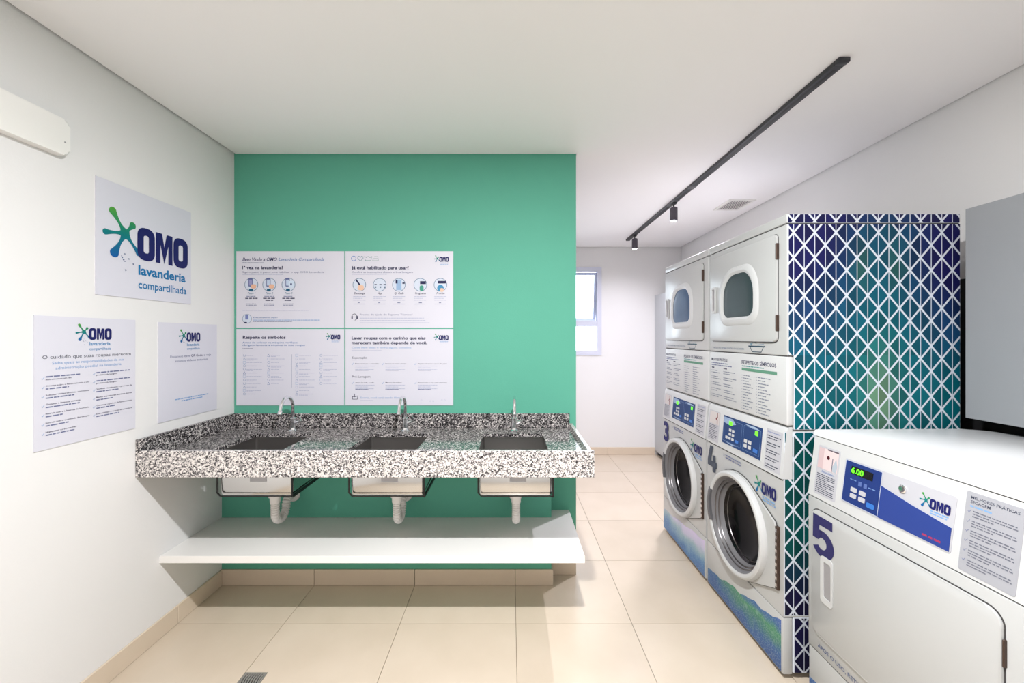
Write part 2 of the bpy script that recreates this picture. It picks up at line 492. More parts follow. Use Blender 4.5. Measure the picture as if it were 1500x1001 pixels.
# far wall with a window opening
WX0, WX1, WZ0, WZ1 = 0.47, 1.135, 1.275, 2.365
fw = MB()
fw.box(XG - 0.12, WX0, YF, YF + 0.14, 0, H + 0.06); fw.box(WX1, XR + 0.12, YF, YF + 0.14, 0, H + 0.06)
fw.box(WX0, WX1, YF, YF + 0.14, 0, WZ0); fw.box(WX0, WX1, YF, YF + 0.14, WZ1, H + 0.06)
struct(fw.build('wall_far', M_WALL, smooth=False), 'white painted wall with a window at the end of the passage')
ce = MB()
ce.box(XL - 0.12, XR + 0.12, YB - 0.12, YF + 0.14, H + 0.05, H + 0.12)
ce.box(XL + 0.012, XR - 0.010, YB, YG - 0.006, H, H + 0.05)
ce.box(XG + 0.004, XR - 0.010, YG - 0.006, YF - 0.008, H, H + 0.05)
struct(ce.build('ceiling', M_CEIL, smooth=False), 'white plasterboard ceiling with a thin shadow gap')

# skirting, piece by piece
def skirting(name, label, segs):
    root = bpy.data.objects.new(name, None); C.objects.link(root); ORG[root.name] = Vector((0, 0, 0)); struct(root, label)
    for ax, a, b, c, sgn in segs:
        ref = GX if ax == 'x' else GY
        ls = lines(a, b, ref)
        for p, q in zip(ls, ls[1:]):
            if q - p < 0.012: continue
            m = MB(); g = 0.0012; t = 0.011
            c0, c1 = (c, c + t * sgn) if sgn > 0 else (c - t, c)
            if ax == 'x': m.box(p + g, q - g, c0, c1, 0.001, 0.094, 0.0015, 1)
            else: m.box(c0, c1, p + g, q - g, 0.001, 0.094, 0.0015, 1)
            m.build('skirting_tile', M_BASE, root, smooth=False)
    return root
skirting('baseboard_left', 'beige tile skirting along the wall with the signs', [('y', YB, YC - 0.012, XL, 1)])
skirting('baseboard_green', 'beige tile skirting under the green wall', [('x', XL + 0.001, 0.244 + 0.011, YC, -1), ('y', YC, YG - 0.012, 0.244, 1), ('x', 0.257, XG, YG, -1)])
skirting('baseboard_far', 'beige tile skirting below the window wall', [('x', XG, 1.838, YF, -1)])
skirting('baseboard_right', 'beige tile skirting behind the machines', [('y', YB, 4.2, XR, -1)])

# window_1
wr = bpy.data.objects.new('window_1', None); C.objects.link(wr); wr.location = (0.8, YF, WZ0); ORG[wr.name] = Vector((0.8, YF, WZ0))
struct(wr, 'white framed window with a tilted upper sash')
F = Frame((0, YF, 0), (1, 0, 0), (0, 0, 1))
def frame_box(m, x0, x1, z0, z1, t, y0, y1):
    m.box(x0, x0 + t, y0, y1, z0, z1); m.box(x1 - t, x1, y0, y1, z0, z1)
    m.box(x0 + t, x1 - t, y0, y1, z0, z0 + t); m.box(x0 + t, x1 - t, y0, y1, z1 - t, z1)
m = MB(); frame_box(m, WX0 - 0.005, WX1 + 0.015, WZ0 - 0.015, WZ1 + 0.01, 0.055, YF - 0.012, YF + 0.09)
m.box(WX0 + 0.05, WX1 - 0.04, YF - 0.005, YF + 0.07, 1.625, 1.70)
m.build('window_frame', mat('white_window_frame', rgb(206, 209, 224), 0.4), wr, smooth=False)
MB().box(WX0 + 0.045, WX1 - 0.035, YF + 0.03, YF + 0.036, WZ0 + 0.04, 1.63).build('lower_pane', M_GLASS, wr, smooth=False)
Ft = Frame((0, YF + 0.005, 2.31), (1, 0, 0), (0, math.sin(math.radians(-7)), math.cos(math.radians(-7))))
sash = MB()
for u0, u1, v0, v1 in ((WX0 + 0.052, WX1 - 0.042, -0.035, -0.002), (WX0 + 0.052, WX1 - 0.042, -0.615, -0.585), (WX0 + 0.052, WX0 + 0.08, -0.585, -0.035), (WX1 - 0.07, WX1 - 0.042, -0.585, -0.035)):
    sash.prism(Ft, [(u0, v0), (u1, v0), (u1, v1), (u0, v1)], -0.045, -0.01)
so = sash.build('tilted_sash', mat('sash_aluminium', rgb(186, 196, 224), 0.4), wr, smooth=False)
pn = MB(); pn.prism(Ft, [(WX0 + 0.08, -0.585), (WX1 - 0.07, -0.585), (WX1 - 0.07, -0.035), (WX0 + 0.08, -0.035)], -0.03, -0.026)
p = pn.build('pane', M_GLASS, wr, smooth=False); p.parent = so

# ------------------------------------------------------------------ lamps
t = thing('ceiling_downlight', 'round flush ceiling lamp with a white rim above the counter side', 'lamp', (KEY_POS[0], KEY_POS[1], H))
MB().lathe([(0.11, 0.0), (0.115, -0.012), (0.088, -0.018), (0.082, -0.006)], (KEY_POS[0], KEY_POS[1], H), (0, 0, 1), 32, True, True).build('rim', M_WHITE2, t)
MB().lathe([(0.081, -0.008), (0.05, -0.0105), (0.004, -0.011)], (KEY_POS[0], KEY_POS[1], H), (0, 0, 1), 32, False, True).build('diffuser', M_LENS, t)
ld = bpy.data.lights.new('downlight', 'AREA'); ld.shape = 'DISK'; ld.size = 0.08; ld.energy = KEY_POWER; ld.color = KEY_COLOR
lo = bpy.data.objects.new('downlight_lamp', ld); C.objects.link(lo); lo.parent = t; lo.location = (0, 0, -0.02)

TX = 1.366
t = thing('track_rail', 'long dark grey lighting rail running along the white ceiling', 'rail', (TX, 3.2, H))
m = MB(); m.box(TX - 0.022, TX + 0.022, 1.70, 4.76, H - 0.020, H, 0.002, 1)
m.build('rail_body', M_TRACK, t)
m = MB(); m.box(TX - 0.006, TX + 0.006, 1.73, 4.73, H - 0.0206, H - 0.0198); m.build('conductor_slot', M_BLACK, t, smooth=False)
for y0, y1 in ((1.672, 1.70), (4.76, 4.775)):
    m = MB(); m.box(TX - 0.0232, TX + 0.0232, y0, y1, H - 0.021, H, 0.004, 2); m.build('end_cap', M_TRACK, t)
for y0, y1 in ((3.05, 3.11), (3.36, 3.52)):
    m = MB(); m.box(TX - 0.0232, TX + 0.0232, y0, y1, H - 0.0225, H - 0.0005, 0.002, 1); m.build('joint_cover', M_DGREY, t)
M_HEAD = mat('dark_grey_lamp_can', rgb(72, 66, 76), 0.45)
def spot_head(y, label, dim=1.0):
    t = thing('track_spotlight', label, 'spotlight', (TX, y, H - 0.0225), 'spotlights on the ceiling rail')
    m = MB(); m.box(TX - 0.016, TX + 0.016, y - 0.03, y + 0.03, H - 0.036, H - 0.0225, 0.003, 2); m.build('adapter', M_TRACK, t)
    MB().tube([(TX, y, H - 0.034), (TX, y, H - 0.062)], 0.006, 10).build('stem', M_BLACK, t)
    zt = H - 0.06
    MB().lathe([(0.004, 0.0), (0.026, 0.0), (0.0305, -0.005), (0.0305, -0.112), (0.0275, -0.112), (0.026, -0.10)], (TX, y, zt), (0, 0, 1), 28).build('can', M_HEAD, t)
    MB().lathe([(0.0268, -0.104), (0.018, -0.112), (0.003, -0.1145)], (TX, y, zt), (0, 0, 1), 24, False, True).build('lens', M_LENS, t)
    d = bpy.data.lights.new('spot', 'SPOT'); d.energy = SPOT_POWER * dim; d.color = SPOT_COLOR; d.spot_size = math.radians(160); d.spot_blend = 1.0; d.shadow_soft_size = 0.026
    o = bpy.data.objects.new('spot_lamp', d); C.objects.link(o); o.parent = t; o.location = (0, 0, -(0.0225 + 0.135 - 0.01))
spot_head(3.43, 'dark grey can spotlight hanging mid-rail, lit')
spot_head(4.51, 'dark grey can spotlight at the rail end by the window wall, lit', 0.22)

# ceiling vent
VX0, VX1, VY0, VY1 = 1.815, 2.04, 3.40, 3.67
t = thing('ceiling_vent', 'square white slatted air vent in the ceiling', 'vent', ((VX0 + VX1) / 2, (VY0 + VY1) / 2, H))
m = MB()
for a in ((VX0, VX1, VY0, VY0 + 0.022), (VX0, VX1, VY1 - 0.022, VY1), (VX0, VX0 + 0.022, VY0 + 0.022, VY1 - 0.022), (VX1 - 0.022, VX1, VY0 + 0.022, VY1 - 0.022)):
    m.box(*a, H - 0.010, H)
m.build('vent_frame', M_LAM, t, smooth=False)
MB().box(VX0 + 0.022, VX1 - 0.022, VY0 + 0.022, VY1 - 0.022, H - 0.002, H - 0.0005).build('duct_opening', M_HANDLE, t, smooth=False)
nsl = 8
for i in range(nsl):
    x = VX0 + 0.026 + (VX1 - VX0 - 0.052) * (i + 0.5) / nsl
    Fs = Frame((x, 0, H - 0.005), (math.cos(0.35), 0, math.sin(0.35)), (0, 1, 0))
    MB().prism(Fs, [(-0.0105, VY0 + 0.022), (0.0105, VY0 + 0.022), (0.0105, VY1 - 0.022), (-0.0105, VY1 - 0.022)], -0.0006, 0.0006).build('slat', M_LAM, t, smooth=False)

# wall casing top left
t = thing('wall_casing', 'slim white rounded casing mounted high on the sign wall', 'casing', (XL, 1.30, 2.175))
F = Frame((XL, 0, 0), (0, 1, 0), (0, 0, 1))
MB().prism(F, rrect(0.95, 1.579, 2.175, 2.312, 0.022, 5), 0.0, 0.034, 0.008, 3).build('cover', M_LAM, t)
MB().prism(F, circ(1.56, 2.225, 0.003, 10), 0.034, 0.0348).build('screw', M_HANDLE, t)

# ------------------------------------------------------------------ signs
def sign(name, F, w, h, label, cat='sign', loc=None, group=None):
    t = thing(name, label, cat, F.o, group)
    MB().prism(F, [(0, 0), (w, 0), (w, h), (0, h)], 0.0, 0.004).build('board', M_SIGN, t, smooth=False)
    return t, Print(F, 0.0046)

# big logo sign
F = Frame((XL, 1.705, 1.661), (0, 1, 0), (0, 0, 1))
t, P = sign('logo_sign', F, 0.508, 0.495, 'square white wall sign with a big splash logo and no body text')
logo(P, 0.189, 0.186, 0.296, res=3); P.build(t)

# responsibilities poster
F = Frame((XL, 1.485, 1.064), (0, 1, 0), (0, 0, 1))
t, P = sign('notice_poster', F, 0.40, 0.498, 'white poster listing responsibilities in two checked columns under a logo')
logo(P, 0.192, 0.408, 0.095, sub=True, subc=rgb(110, 150, 190))
P.text('heading', 'O cuidado que suas roupas merecem', 0.025, 0.337, 0.0145, DKGREY, w=0.352)
P.text('subheading', 'Saiba quais as responsabilidades da sua', 0.200, 0.315, 0.0115, SKY, w=0.285, align='c')
P.text('subheading', 'administração predial na lavanderia', 0.200, 0.295, 0.0115, SKY, w=0.262, align='c')
colL = [('', 'instrumentos em dia'), ('Orientar sobre o funcionamento e uso', ''), ('Solicitar visitas técnicas corretivas', ''), ('Garantir a limpeza externa', ''),
        ('Instruir sobre a limpeza da borracha', ''), ('Instruir sobre a retirada das tampas', ''), ('Higienizar as borrachas', '')]
for i, (a, b) in enumerate(colL):
    y = 0.268 - i * 0.0345
    checkmark(P, 'body_text', 0.023, y - 0.006, 0.008, SKY)
    if a: P.text('body_text', a, 0.036, y, 0.0062, INK, w=min(0.158, 0.0047 * len(a)), bold=0.01, res=1)
    else: P.greek('body_text', 0.036, y, 0.125, 0.0048, GREYI, i)
    if b: P.text('body_text', b, 0.036, y - 0.0105, 0.0062, INK, w=0.0047 * len(b), bold=0.01, res=1)
    else: P.greek('body_text', 0.036, y - 0.0105, 0.06 + 0.02 * (i % 4), 0.0045, GREYI, i + 20)
colR = [('', 'produtos de lavagem'), ('', 'produtos de lavagem'), ('Verificar visualmente o processo de', ''), ('Manter as portas das lavadoras abertas', ''), ('Comunicar o período de funcionamento', ''), ('Disponibilizar a correta infraestrutura', '')]
for i, (a, b) in enumerate(colR):
    y = 0.268 - i * 0.0345
    checkmark(P, 'body_text', 0.209, y - 0.006, 0.008, SKY)
    if a: P.text('body_text', a, 0.222, y, 0.0062, INK, w=min(0.16, 0.0047 * len(a)), bold=0.01, res=1)
    else: P.greek('body_text', 0.222, y, 0.15, 0.0048, GREYI, i + 40)
    if b: P.text('body_text', b, 0.222, y - 0.0105, 0.0062, INK, w=0.0047 * len(b), bold=0.01, res=1)
    else: P.greek('body_text', 0.222, y - 0.0105, 0.07 + 0.015 * (i % 3), 0.0045, GREYI, i + 60)
P.build(t)

# tutorial poster
F = Frame((XL, 2.008, 1.060), (0, 1, 0), (0, 0, 1))
t, P = sign('tutorial_poster', F, 0.40, 0.497, 'white poster about video tutorials with a large blank centre, next to the green wall')
logo(P, 0.175, 0.40, 0.095, sub=True, subc=rgb(110, 150, 190))
P.text('heading', 'Escaneie este', 0.070, 0.318, 0.0125, GREYI, w=0.128)
P.text('heading', 'QR Code', 0.205, 0.318, 0.0125, NAVY, w=0.082, bold=0.012)
P.text('heading', 'e veja', 0.296, 0.318, 0.0125, GREYI, w=0.056)
P.text('heading', 'nossos vídeos tutoriais', 0.215, 0.294, 0.0125, GREYI, w=0.225, align='c')
P.greek('footnote', 0.10, 0.098, 0.23, 0.005, SKY, 3); P.greek('footnote', 0.14, 0.086, 0.15, 0.005, SKY, 4)
P.build(t)

# four boards on the green wall; layout in drawing units (984 units = 1 m)
K = 984.0
def wallboard(name, x0, z0, label):
    F = Frame((x0, YG, z0), (1, 0, 0), (0, 0, 1))
    t, P = sign(name, F, 0.674, 0.478, label)
    return t, P
def icon_circle(P, k, cx, cy, r, seed):
    R = random.Random(seed)
    P.poly(k, circ(cx, cy, r), rgb(206, 214, 228)); P.ring(k, circ(cx, cy, r), circ(cx, cy, r * 0.93), rgb(92, 122, 150), 0.0003)

LB = [-1.715, -1.033]
# --- welcome board
t, P = wallboard('instruction_board', LB[0], 1.543, 'white board with a handwritten welcome heading and three round step pictures')
U = lambda x: (x - 42) / K
V = lambda y: (503 - y) / K
P.text('handwritten_heading', 'Bem Vindo a OMO', U(80), V(92), 0.022, NAVY, w=210 / K, shear=0.25, bold=0.01)
P.text('handwritten_heading', 'Lavanderia Compartilhada', U(303), V(90), 0.019, BLUE, w=278 / K, shear=0.3)
P.greek('rule', U(80), V(103), 130 / K, 0.0022, GREYI, 2)
P.text('heading', '1ª vez na lavanderia?', U(78), V(142), 0.0195, INK, w=252 / K, bold=0.03)
P.text('subheading', 'Siga o passo a passo para habilitar o app OMO Lavanderia', U(80), V(166), 0.0115, GREYI, w=502 / K)
P.greek('rule', U(80), V(178), 250 / K, 0.0025, LIGHTI, 5)
for i, x in enumerate((135, 245, 363)):
    k = 'step_picture#%d' % i
    icon_circle(P, k, U(x), V(238), 42 / K, i)
    P.poly(k, rrect(U(x - 18), U(x + 8), V(250), V(198), 0.004, 3), rgb(96, 104, 150), 0.0006)
    P.poly(k, rrect(U(x - 14), U(x + 4), V(244), V(208), 0.002, 2), rgb(190, 206, 226) if i else rgb(150, 150, 190), 0.0009)
    if i < 2: P.poly(k, rrect(U(x - 2), U(x + 30), V(262), V(236), 0.01, 4), rgb(226, 178, 150), 0.0012)
    else: P.poly(k, rrect(U(x + 2), U(x + 34), V(256), V(216), 0.003, 2), rgb(206, 220, 236), 0.0012); P.rect(k, U(x + 12), U(x + 22), V(242), V(230), NAVY, 0.0015)
    P.rect(k, U(x - 14), U(x + 10), V(276), V(264), rgb(30, 90, 120), 0.0012)
    P.text('handwritten_heading', 'Passo %d' % (i + 1), U(x), V(297), 0.0135, rgb(40, 110, 140), w=44 / K, align='c', shear=0.25)
    P.greek('body_text', U(x - 30), V(312), 60 / K, 0.004, GREYI, i)
    P.greek('body_bold', U(x - 38), V(325), 76 / K, 0.006, INK, i + 9)
    if i: P.greek('body_bold', U(x - 24), V(337), 48 / K, 0.006, INK, i + 19)
    for q in range(2): P.greek('body_text', U(x - 32), V(358 + 8 * q), 64 / K, 0.0035, GREYI, i + 30 + q)
P.greek('body_text', U(80), V(398), 405 / K, 0.004, LIGHTI, 77)
icon_circle(P, 'step_picture#9', U(108), V(448), 29 / K, 9)
P.rect('step_picture#9', U(98), U(116), V(452), V(424), rgb(120, 130, 180), 0.0006); P.rect('step_picture#9', U(92), U(108), V(476), V(468), INK, 0.0006)
P.text('subheading', 'Está sozinho aqui?', U(146), V(444), 0.0085, BLUE, w=150 / K)
P.greek('body_text', U(146), V(458), 410 / K, 0.0038, SKY, 71); P.greek('body_text', U(146), V(467), 240 / K, 0.003, GREYI, 72)
P.build(t)

# --- symbols board
t, P = wallboard('instruction_board', LB[0], 1.057, 'white board of laundry symbols in four columns split by a thin rule')
V = lambda y: (978 - y) / K
P.text('heading', 'Respeite os símbolos', U(82), V(568), 0.0195, INK, w=263 / K, bold=0.03)
P.text('subheading', 'Antes de colocar na máquina verifique', U(80), V(596), 0.0115, BLUE, w=338 / K)
P.text('subheading', 'obrigatoriamente a etiqueta de suas roupas', U(80), V(612), 0.0115, BLUE, w=384 / K)
P.greek('rule', U(80), V(628), 66 / K, 0.0022, GREYI, 1)
logo(P, U(625), V(572), 57 / K, sub=False, detail=False); P.greek('logo_caption', U(628), V(580), 50 / K, 0.0028, SKY, 5); P.greek('logo_caption', U(628), V(588), 50 / K, 0.0028, SKY, 6)
P.rect('rule', U(381), U(383), V(868), V(664), rgb(120, 130, 165))
for c, (x, n) in enumerate(((92, 12), (241, 9), (414, 12), (563, 9))):
    for i in range(n):
        y = 670 + i * 21.6
        q = (i + c) % 4; k = 'symbol'; h = 7.5
        if q == 0: P.line(k, [(U(x - h), V(y - 5)), (U(x - h * .7), V(y + 6)), (U(x + h * .7), V(y + 6)), (U(x + h), V(y - 5))], 0.0012, BLUE)
        elif q == 1: P.line(k, [(U(x - h), V(y + 7)), (U(x), V(y - 7)), (U(x + h), V(y + 7)), (U(x - h), V(y + 7))], 0.0013, BLUE)
        elif q == 2: P.line(k, [(U(x - h), V(y + 7)), (U(x + h), V(y + 7)), (U(x + h), V(y - 7)), (U(x - h), V(y - 7)), (U(x - h), V(y + 7))], 0.0011, SKY)
        else: P.ring(k, circ(U(x), V(y), 0.0075, 14), circ(U(x), V(y), 0.0063, 14), BLUE)
        P.greek('body_text', U(x + 14), V(y + 2), (38 + (i * 29 + c * 17) % 60) / K, 0.0030, LIGHTI, c * 50 + i)
        if (i + c) % 3 == 1: P.greek('body_text', U(x + 14), V(y + 9), (30 + (i * 13) % 40) / K, 0.0034, LIGHTI, c * 50 + i + 300)
P.build(t)

# --- five step board
t, P = wallboard('instruction_board', LB[1], 1.543, 'white board with laundry icons and five round step pictures in a row')
U = lambda x: (x - 25) / K
V = lambda y: (506 - y) / K
k = 'symbol'
P.ring(k, circ(U(76), V(80), 16 / K), circ(U(76), V(80), 13 / K), rgb(70, 120, 190))
P.line(k, [(U(117), V(96)), (U(101), V(80)), (U(101), V(70)), (U(109), V(66)), (U(117), V(74)), (U(125), V(66)), (U(134), V(70)), (U(134), V(80)), (U(117), V(96))], 0.0025, rgb(80, 130, 150))
P.line(k, [(U(143), V(68)), (U(148), V(93)), (U(182), V(93)), (U(186), V(68)), (U(176), V(74)), (U(165), V(68)), (U(154), V(74)), (U(143), V(68))], 0.0025, rgb(90, 140, 140))
P.line(k, [(U(192), V(93)), (U(228), V(93)), (U(224), V(68)), (U(204), V(68))], 0.002, rgb(140, 170, 165)); P.line(k, [(U(192), V(93)), (U(200), V(80)), (U(226), V(80))], 0.002, rgb(140, 170, 165))
logo(P, U(603), V(100), 58 / K, sub=False, detail=False); P.greek('logo_caption', U(608), V(109), 50 / K, 0.0028, SKY, 5); P.greek('logo_caption', U(608), V(117), 50 / K, 0.0028, SKY, 6)
P.text('heading', 'Já está habilitado para usar?', U(62), V(146), 0.0195, INK, w=353 / K, bold=0.03)
P.text('subheading', 'Confira as instruções abaixo e boa lavagem', U(64), V(169), 0.0115, GREYI, w=376 / K)
P.greek('rule', U(64), V(179), 220 / K, 0.0025, LIGHTI, 5)
for i, (x, w_) in enumerate(((111, 'Descarga'), (236, 'App'), (354, 'Qr Code'), (486, 'Programa'), (610, 'Pronto'))):
    k = 'step_picture#%d' % i; icon_circle(P, k, U(x), V(242), 41 / K, i)
    if i == 0:
        P.line(k, [(U(x - 20), V(212)), (U(x + 8), V(250))], 0.009, INK, 0.0006); P.poly(k, rrect(U(x - 10), U(x + 28), V(276), V(244), 0.012, 4), rgb(228, 190, 165), 0.0009)
    elif i == 1:
        for q in (-24, 6, 32): P.rect(k, U(x + q - 8), U(x + q + 6), V(244), V(238), INK, 0.0006); P.rect(k, U(x + q - 6), U(x + q + 3), V(262), V(252), rgb(110, 130, 150), 0.0006)
    elif i == 2:
        P.rect(k, U(x - 16), U(x + 16), V(274), V(210), rgb(150, 178, 210), 0.0006); P.rect(k, U(x + 22), U(x + 36), V(236), V(228), INK, 0.0009); P.rect(k, U(x - 20), U(x - 8), V(234), V(214), INK, 0.0009)
    elif i == 3:
        P.rect(k, U(x - 2), U(x + 34), V(238), V(220), INK, 0.0006); P.poly(k, rrect(U(x - 4), U(x + 20), V(280), V(246), 0.01, 4), rgb(70, 150, 130), 0.0009)
    else:
        P.rect(k, U(x - 16), U(x + 34), V(234), V(218), INK, 0.0006); P.poly(k, circ(U(x), V(262), 20 / K), rgb(70, 140, 180), 0.0009); P.poly(k, circ(U(x + 8), V(274), 12 / K), rgb(228, 190, 165), 0.0012)
    P.text('handwritten_heading', w_, U(x), V(300), 0.0135, INK, w=(len(w_) * 8.2) / K, align='c', shear=0.25, bold=0.01)
    for q in range(3): P.greek('body_text', U(x - 38), V(316 + 11 * q), (76 - 18 * (q == 1)) / K, 0.0036, LIGHTI, i * 9 + q)
    P.greek('body_text', U(x - 9), V(354), 18 / K, 0.0045, GREYI, i + 3); P.greek('body_text', U(x - 36), V(362), 72 / K, 0.0036, LIGHTI, i + 5)
k = 'symbol'
for a0 in range(12):
    an0, an1 = PI * a0 / 12, PI * (a0 + 1) / 12
    P.line(k, [(U(81) + 16 / K * math.cos(an0), V(438) + 17 / K * math.sin(an0)), (U(81) + 16 / K * math.cos(an1), V(438) + 17 / K * math.sin(an1))], 0.003, INK)
P.rect(k, U(62), U(70), V(452), V(434), INK); P.rect(k, U(93), U(101), V(452), V(434), INK); P.line(k, [(U(96), V(452)), (U(84), V(460))], 0.003, INK)
P.text('subheading', 'Precisa de ajuda do Suporte Técnico?', U(114), V(430), 0.0115, GREYI, w=324 / K)
P.greek('body_text', U(114), V(449), 400 / K, 0.0038, LIGHTI, 81); P.greek('body_text', U(114), V(464), 408 / K, 0.0038, LIGHTI, 82); P.greek('rule', U(114), V(476), 430 / K, 0.0022, LIGHTI, 83)
P.build(t)

# --- care board
t, P = wallboard('instruction_board', LB[1], 1.057, 'white board of washing advice in rows with two underlined side headings')
V = lambda y: (978 - y) / K
P.text('heading', 'Lavar roupas com o carinho que elas', U(64), V(572), 0.0185, INK, w=454 / K, bold=0.03)
P.text('heading', 'merecem também depende de você.', U(64), V(601), 0.0185, INK, w=464 / K, bold=0.03)
logo(P, U(601), V(576), 58 / K, sub=False, detail=False); P.greek('logo_caption', U(606), V(585), 50 / K, 0.0028, SKY, 5); P.greek('logo_caption', U(606), V(593), 50 / K, 0.0028, SKY, 6)
P.text('subheading', 'Cuide bem delas e tenha alguns cuidados', U(64), V(627), 0.0115, SKY, w=366 / K)
P.greek('rule', U(64), V(640), 185 / K, 0.002, LIGHTI, 5)
for yy, hd, its in ((690, 'Separação', ('Entre brancas e coloridas', 'Roupas de cama e banho', 'Sapatos de pano e peças de pano')), (807, 'Pré-Lavagem', ('Antes de tudo, a mão', 'Manchas de molho?', 'Removendo o sujo para a lavagem'))):
    P.text('subheading', hd, U(66), V(yy), 0.0135, INK, w=len(hd) * 10.2 / K); P.rect('rule', U(66), U(94), V(yy + 10), V(yy + 8), LIGHTI)
    for i, (x, s_) in enumerate(zip((64, 250, 450), its)):
        checkmark(P, 'symbol', U(x), V(yy + 38), 0.011, SKY)
        P.text('body_bold', s_, U(x + 22), V(yy + 34), 0.0068, INK, w=min(178, len(s_) * 5.8) / K, bold=0.01, res=1)
        for q in range(3): P.greek('body_text', U(x + 22), V(yy + 48 + 11 * q), (118 - 40 * (q == 1)) / K, 0.0036, LIGHTI, i * 7 + q)
        P.greek('body_text', U(x + 22), V(yy + 74), 80 / K, 0.0034, GREYI, i)
k = 'symbol'
P.line(k, [(U(68), V(922)), (U(70), V(940)), (U(98), V(940)), (U(102), V(920)), (U(80), V(926)), (U(68), V(922))], 0.003, INK); P.line(k, [(U(82), V(908)), (U(82), V(924))], 0.003, INK)
P.text('subheading', 'Sorria, você está sendo filmado', U(118), V(936), 0.0115, SKY, w=268 / K)
P.greek('rule', U(118), V(948), 76 / K, 0.002, LIGHTI, 5)
for x in (492, 548, 565, 618, 636): P.ring(k, circ(U(x), V(952 if x % 3 else 946), 0.005, 10), circ(U(x), V(952 if x % 3 else 946), 0.0038, 10), LIGHTI)
P.build(t)

# ------------------------------------------------------------------ granite counter
CX1 = 0.387; CY0 = 1.888; ZT = 0.92
SINKS = (-1.305, -0.633, 0.025); OWL, OWR = 0.184, 0.163; OY0, OY1 = 2.05, 2.385
t = thing('granite_countertop', 'long speckled grey granite counter with raised rim and three sink openings', 'countertop', (-0.67, 2.2, 0.835))
m = MB()
m.box(XL, CX1 - 0.02, CY0 + 0.02, OY0, ZT - 0.02, ZT); m.box(XL, CX1 - 0.02, OY1, YG - 0.02, ZT - 0.02, ZT)
xs = [XL] + [q for c in SINKS for q in (c - OWL, c + OWR)] + [CX1 - 0.02]
for a, b in zip(xs[0::2], xs[1::2]): m.box(a, b, OY0, OY1, ZT - 0.02, ZT)
m.build('top_slab', M_GRAN_SHADED, t, smooth=False)
MB().box(XL, CX1, CY0, CY0 + 0.02, 0.835, 0.958, 0.002, 1).build('front_apron', M_GRAN, t)
MB().box(CX1 - 0.02, CX1, CY0 + 0.0201, YG, 0.835, 0.945, 0.002, 1).build('end_rim', M_GRAN, t)
MB().box(XL, CX1 - 0.0201, YG - 0.02, YG, ZT, 1.008, 0.002, 1).build('backsplash', M_GRAN_SHADED, t)
MB().box(XL, XL + 0.02, CY0 + 0.0005, YG - 0.0201, ZT, 1.010, 0.002, 1).build('side_splash', M_GRAN_SHADED, t)

def make_sink(c):
    t = thing('steel_sink', 'polished steel undermount sink nearest the wall with the signs', 'sink', (c, 2.24, 0.668), 'sinks in the granite counter')
    bm = bmesh.new()
    hw = 0.188; zt, zb = ZT - 0.0205, 0.668; y0, y1 = 2.035, 2.40
    prof = []
    for zz, ins in ((zt, 0.0), (zb + 0.02, 0.002), (zb + 0.007, 0.004), (zb + 0.002, 0.008), (zb, 0.015)):
        prof.append((zz, ins))
    m = MB(); rs = []
    for zz, ins in prof:
        rs.append([Vector((c + u, 2.2175 + v, zz)) for u, v in rrect(-hw + ins, hw - ins, -(y1 - y0) / 2 + ins + 0.065 * (1 if ins else 0.9), (y1 - y0) / 2 - ins, 0.012, 4)])
    m.rings(rs, False, True)
    li = MB(); li.rings([[Vector((c + (p.x - c) * 0.985, 2.25 + (p.y - 2.25) * 0.98, p.z + (0.003 if i else 0))) for p in r_] for i, r_ in enumerate(rs)], False, True)
    li.build('basin_liner', M_STEELIN, t, fix=False)
    o = m.build('basin', M_STEEL, t, fix=False)
    sm = o.modifiers.new('sheet', 'SOLIDIFY'); sm.thickness = 0.0015; sm.offset = 0
    MB().prism(Frame((c, 2.2175 - (y1 - y0) / 2 + 0.0645, 0), (1, 0, 0), (0, 0, 1)), [(-0.03, 0.80), (0.055, 0.80), (0.055, 0.742), (-0.03, 0.742)], 0.0, 0.003).build('maker_sticker', M_STICK, t, smooth=False)
    s = MB(); yf = y0 + 0.050
    s.box(c - hw - 0.006, c - hw + 0.001, yf, yf + 0.006, zb + 0.02, zt); s.box(c + hw - 0.001, c + hw + 0.007, yf, yf + 0.006, zb, zt)
    s.box(c - hw + 0.012, c + hw + 0.004, yf, yf + 0.006, zb + 0.002, zb + 0.007)
    s.prism(Frame((c, yf, 0), (1, 0, 0), (0, 0, 1)), [(-hw - 0.006, zb + 0.021), (-hw + 0.012, zb + 0.002), (-hw + 0.014, zb + 0.007), (-hw + 0.001, zb + 0.022)], -0.006, 0.0)
    s.box(c + hw + 0.001, c + hw + 0.008, yf + 0.006, YC, zb - 0.004, zb + 0.010)
    s.build('support_strap', M_BLACK, t, smooth=False)
    MB().lathe([(0.03, 0.0), (0.03, -0.045)], (c + 0.005, 2.262, zb), (0, 0, 1), 20, True, True).build('drain_tail', M_BLACK, t)
    MB().lathe([(0.036, 0.0), (0.036, 0.003), (0.02, 0.004)], (c + 0.005, 2.262, zb), (0, 0, 1), 20, True, True).build('drain_strainer', M_CHROME, t)
    return t
s0 = make_sink(SINKS[0])
for c, l in zip(SINKS[1:], ('under the middle faucet', 'by the open end of the counter')): copy_tree(s0, (c, 2.24, 0.668), label='polished steel undermount sink ' + l)

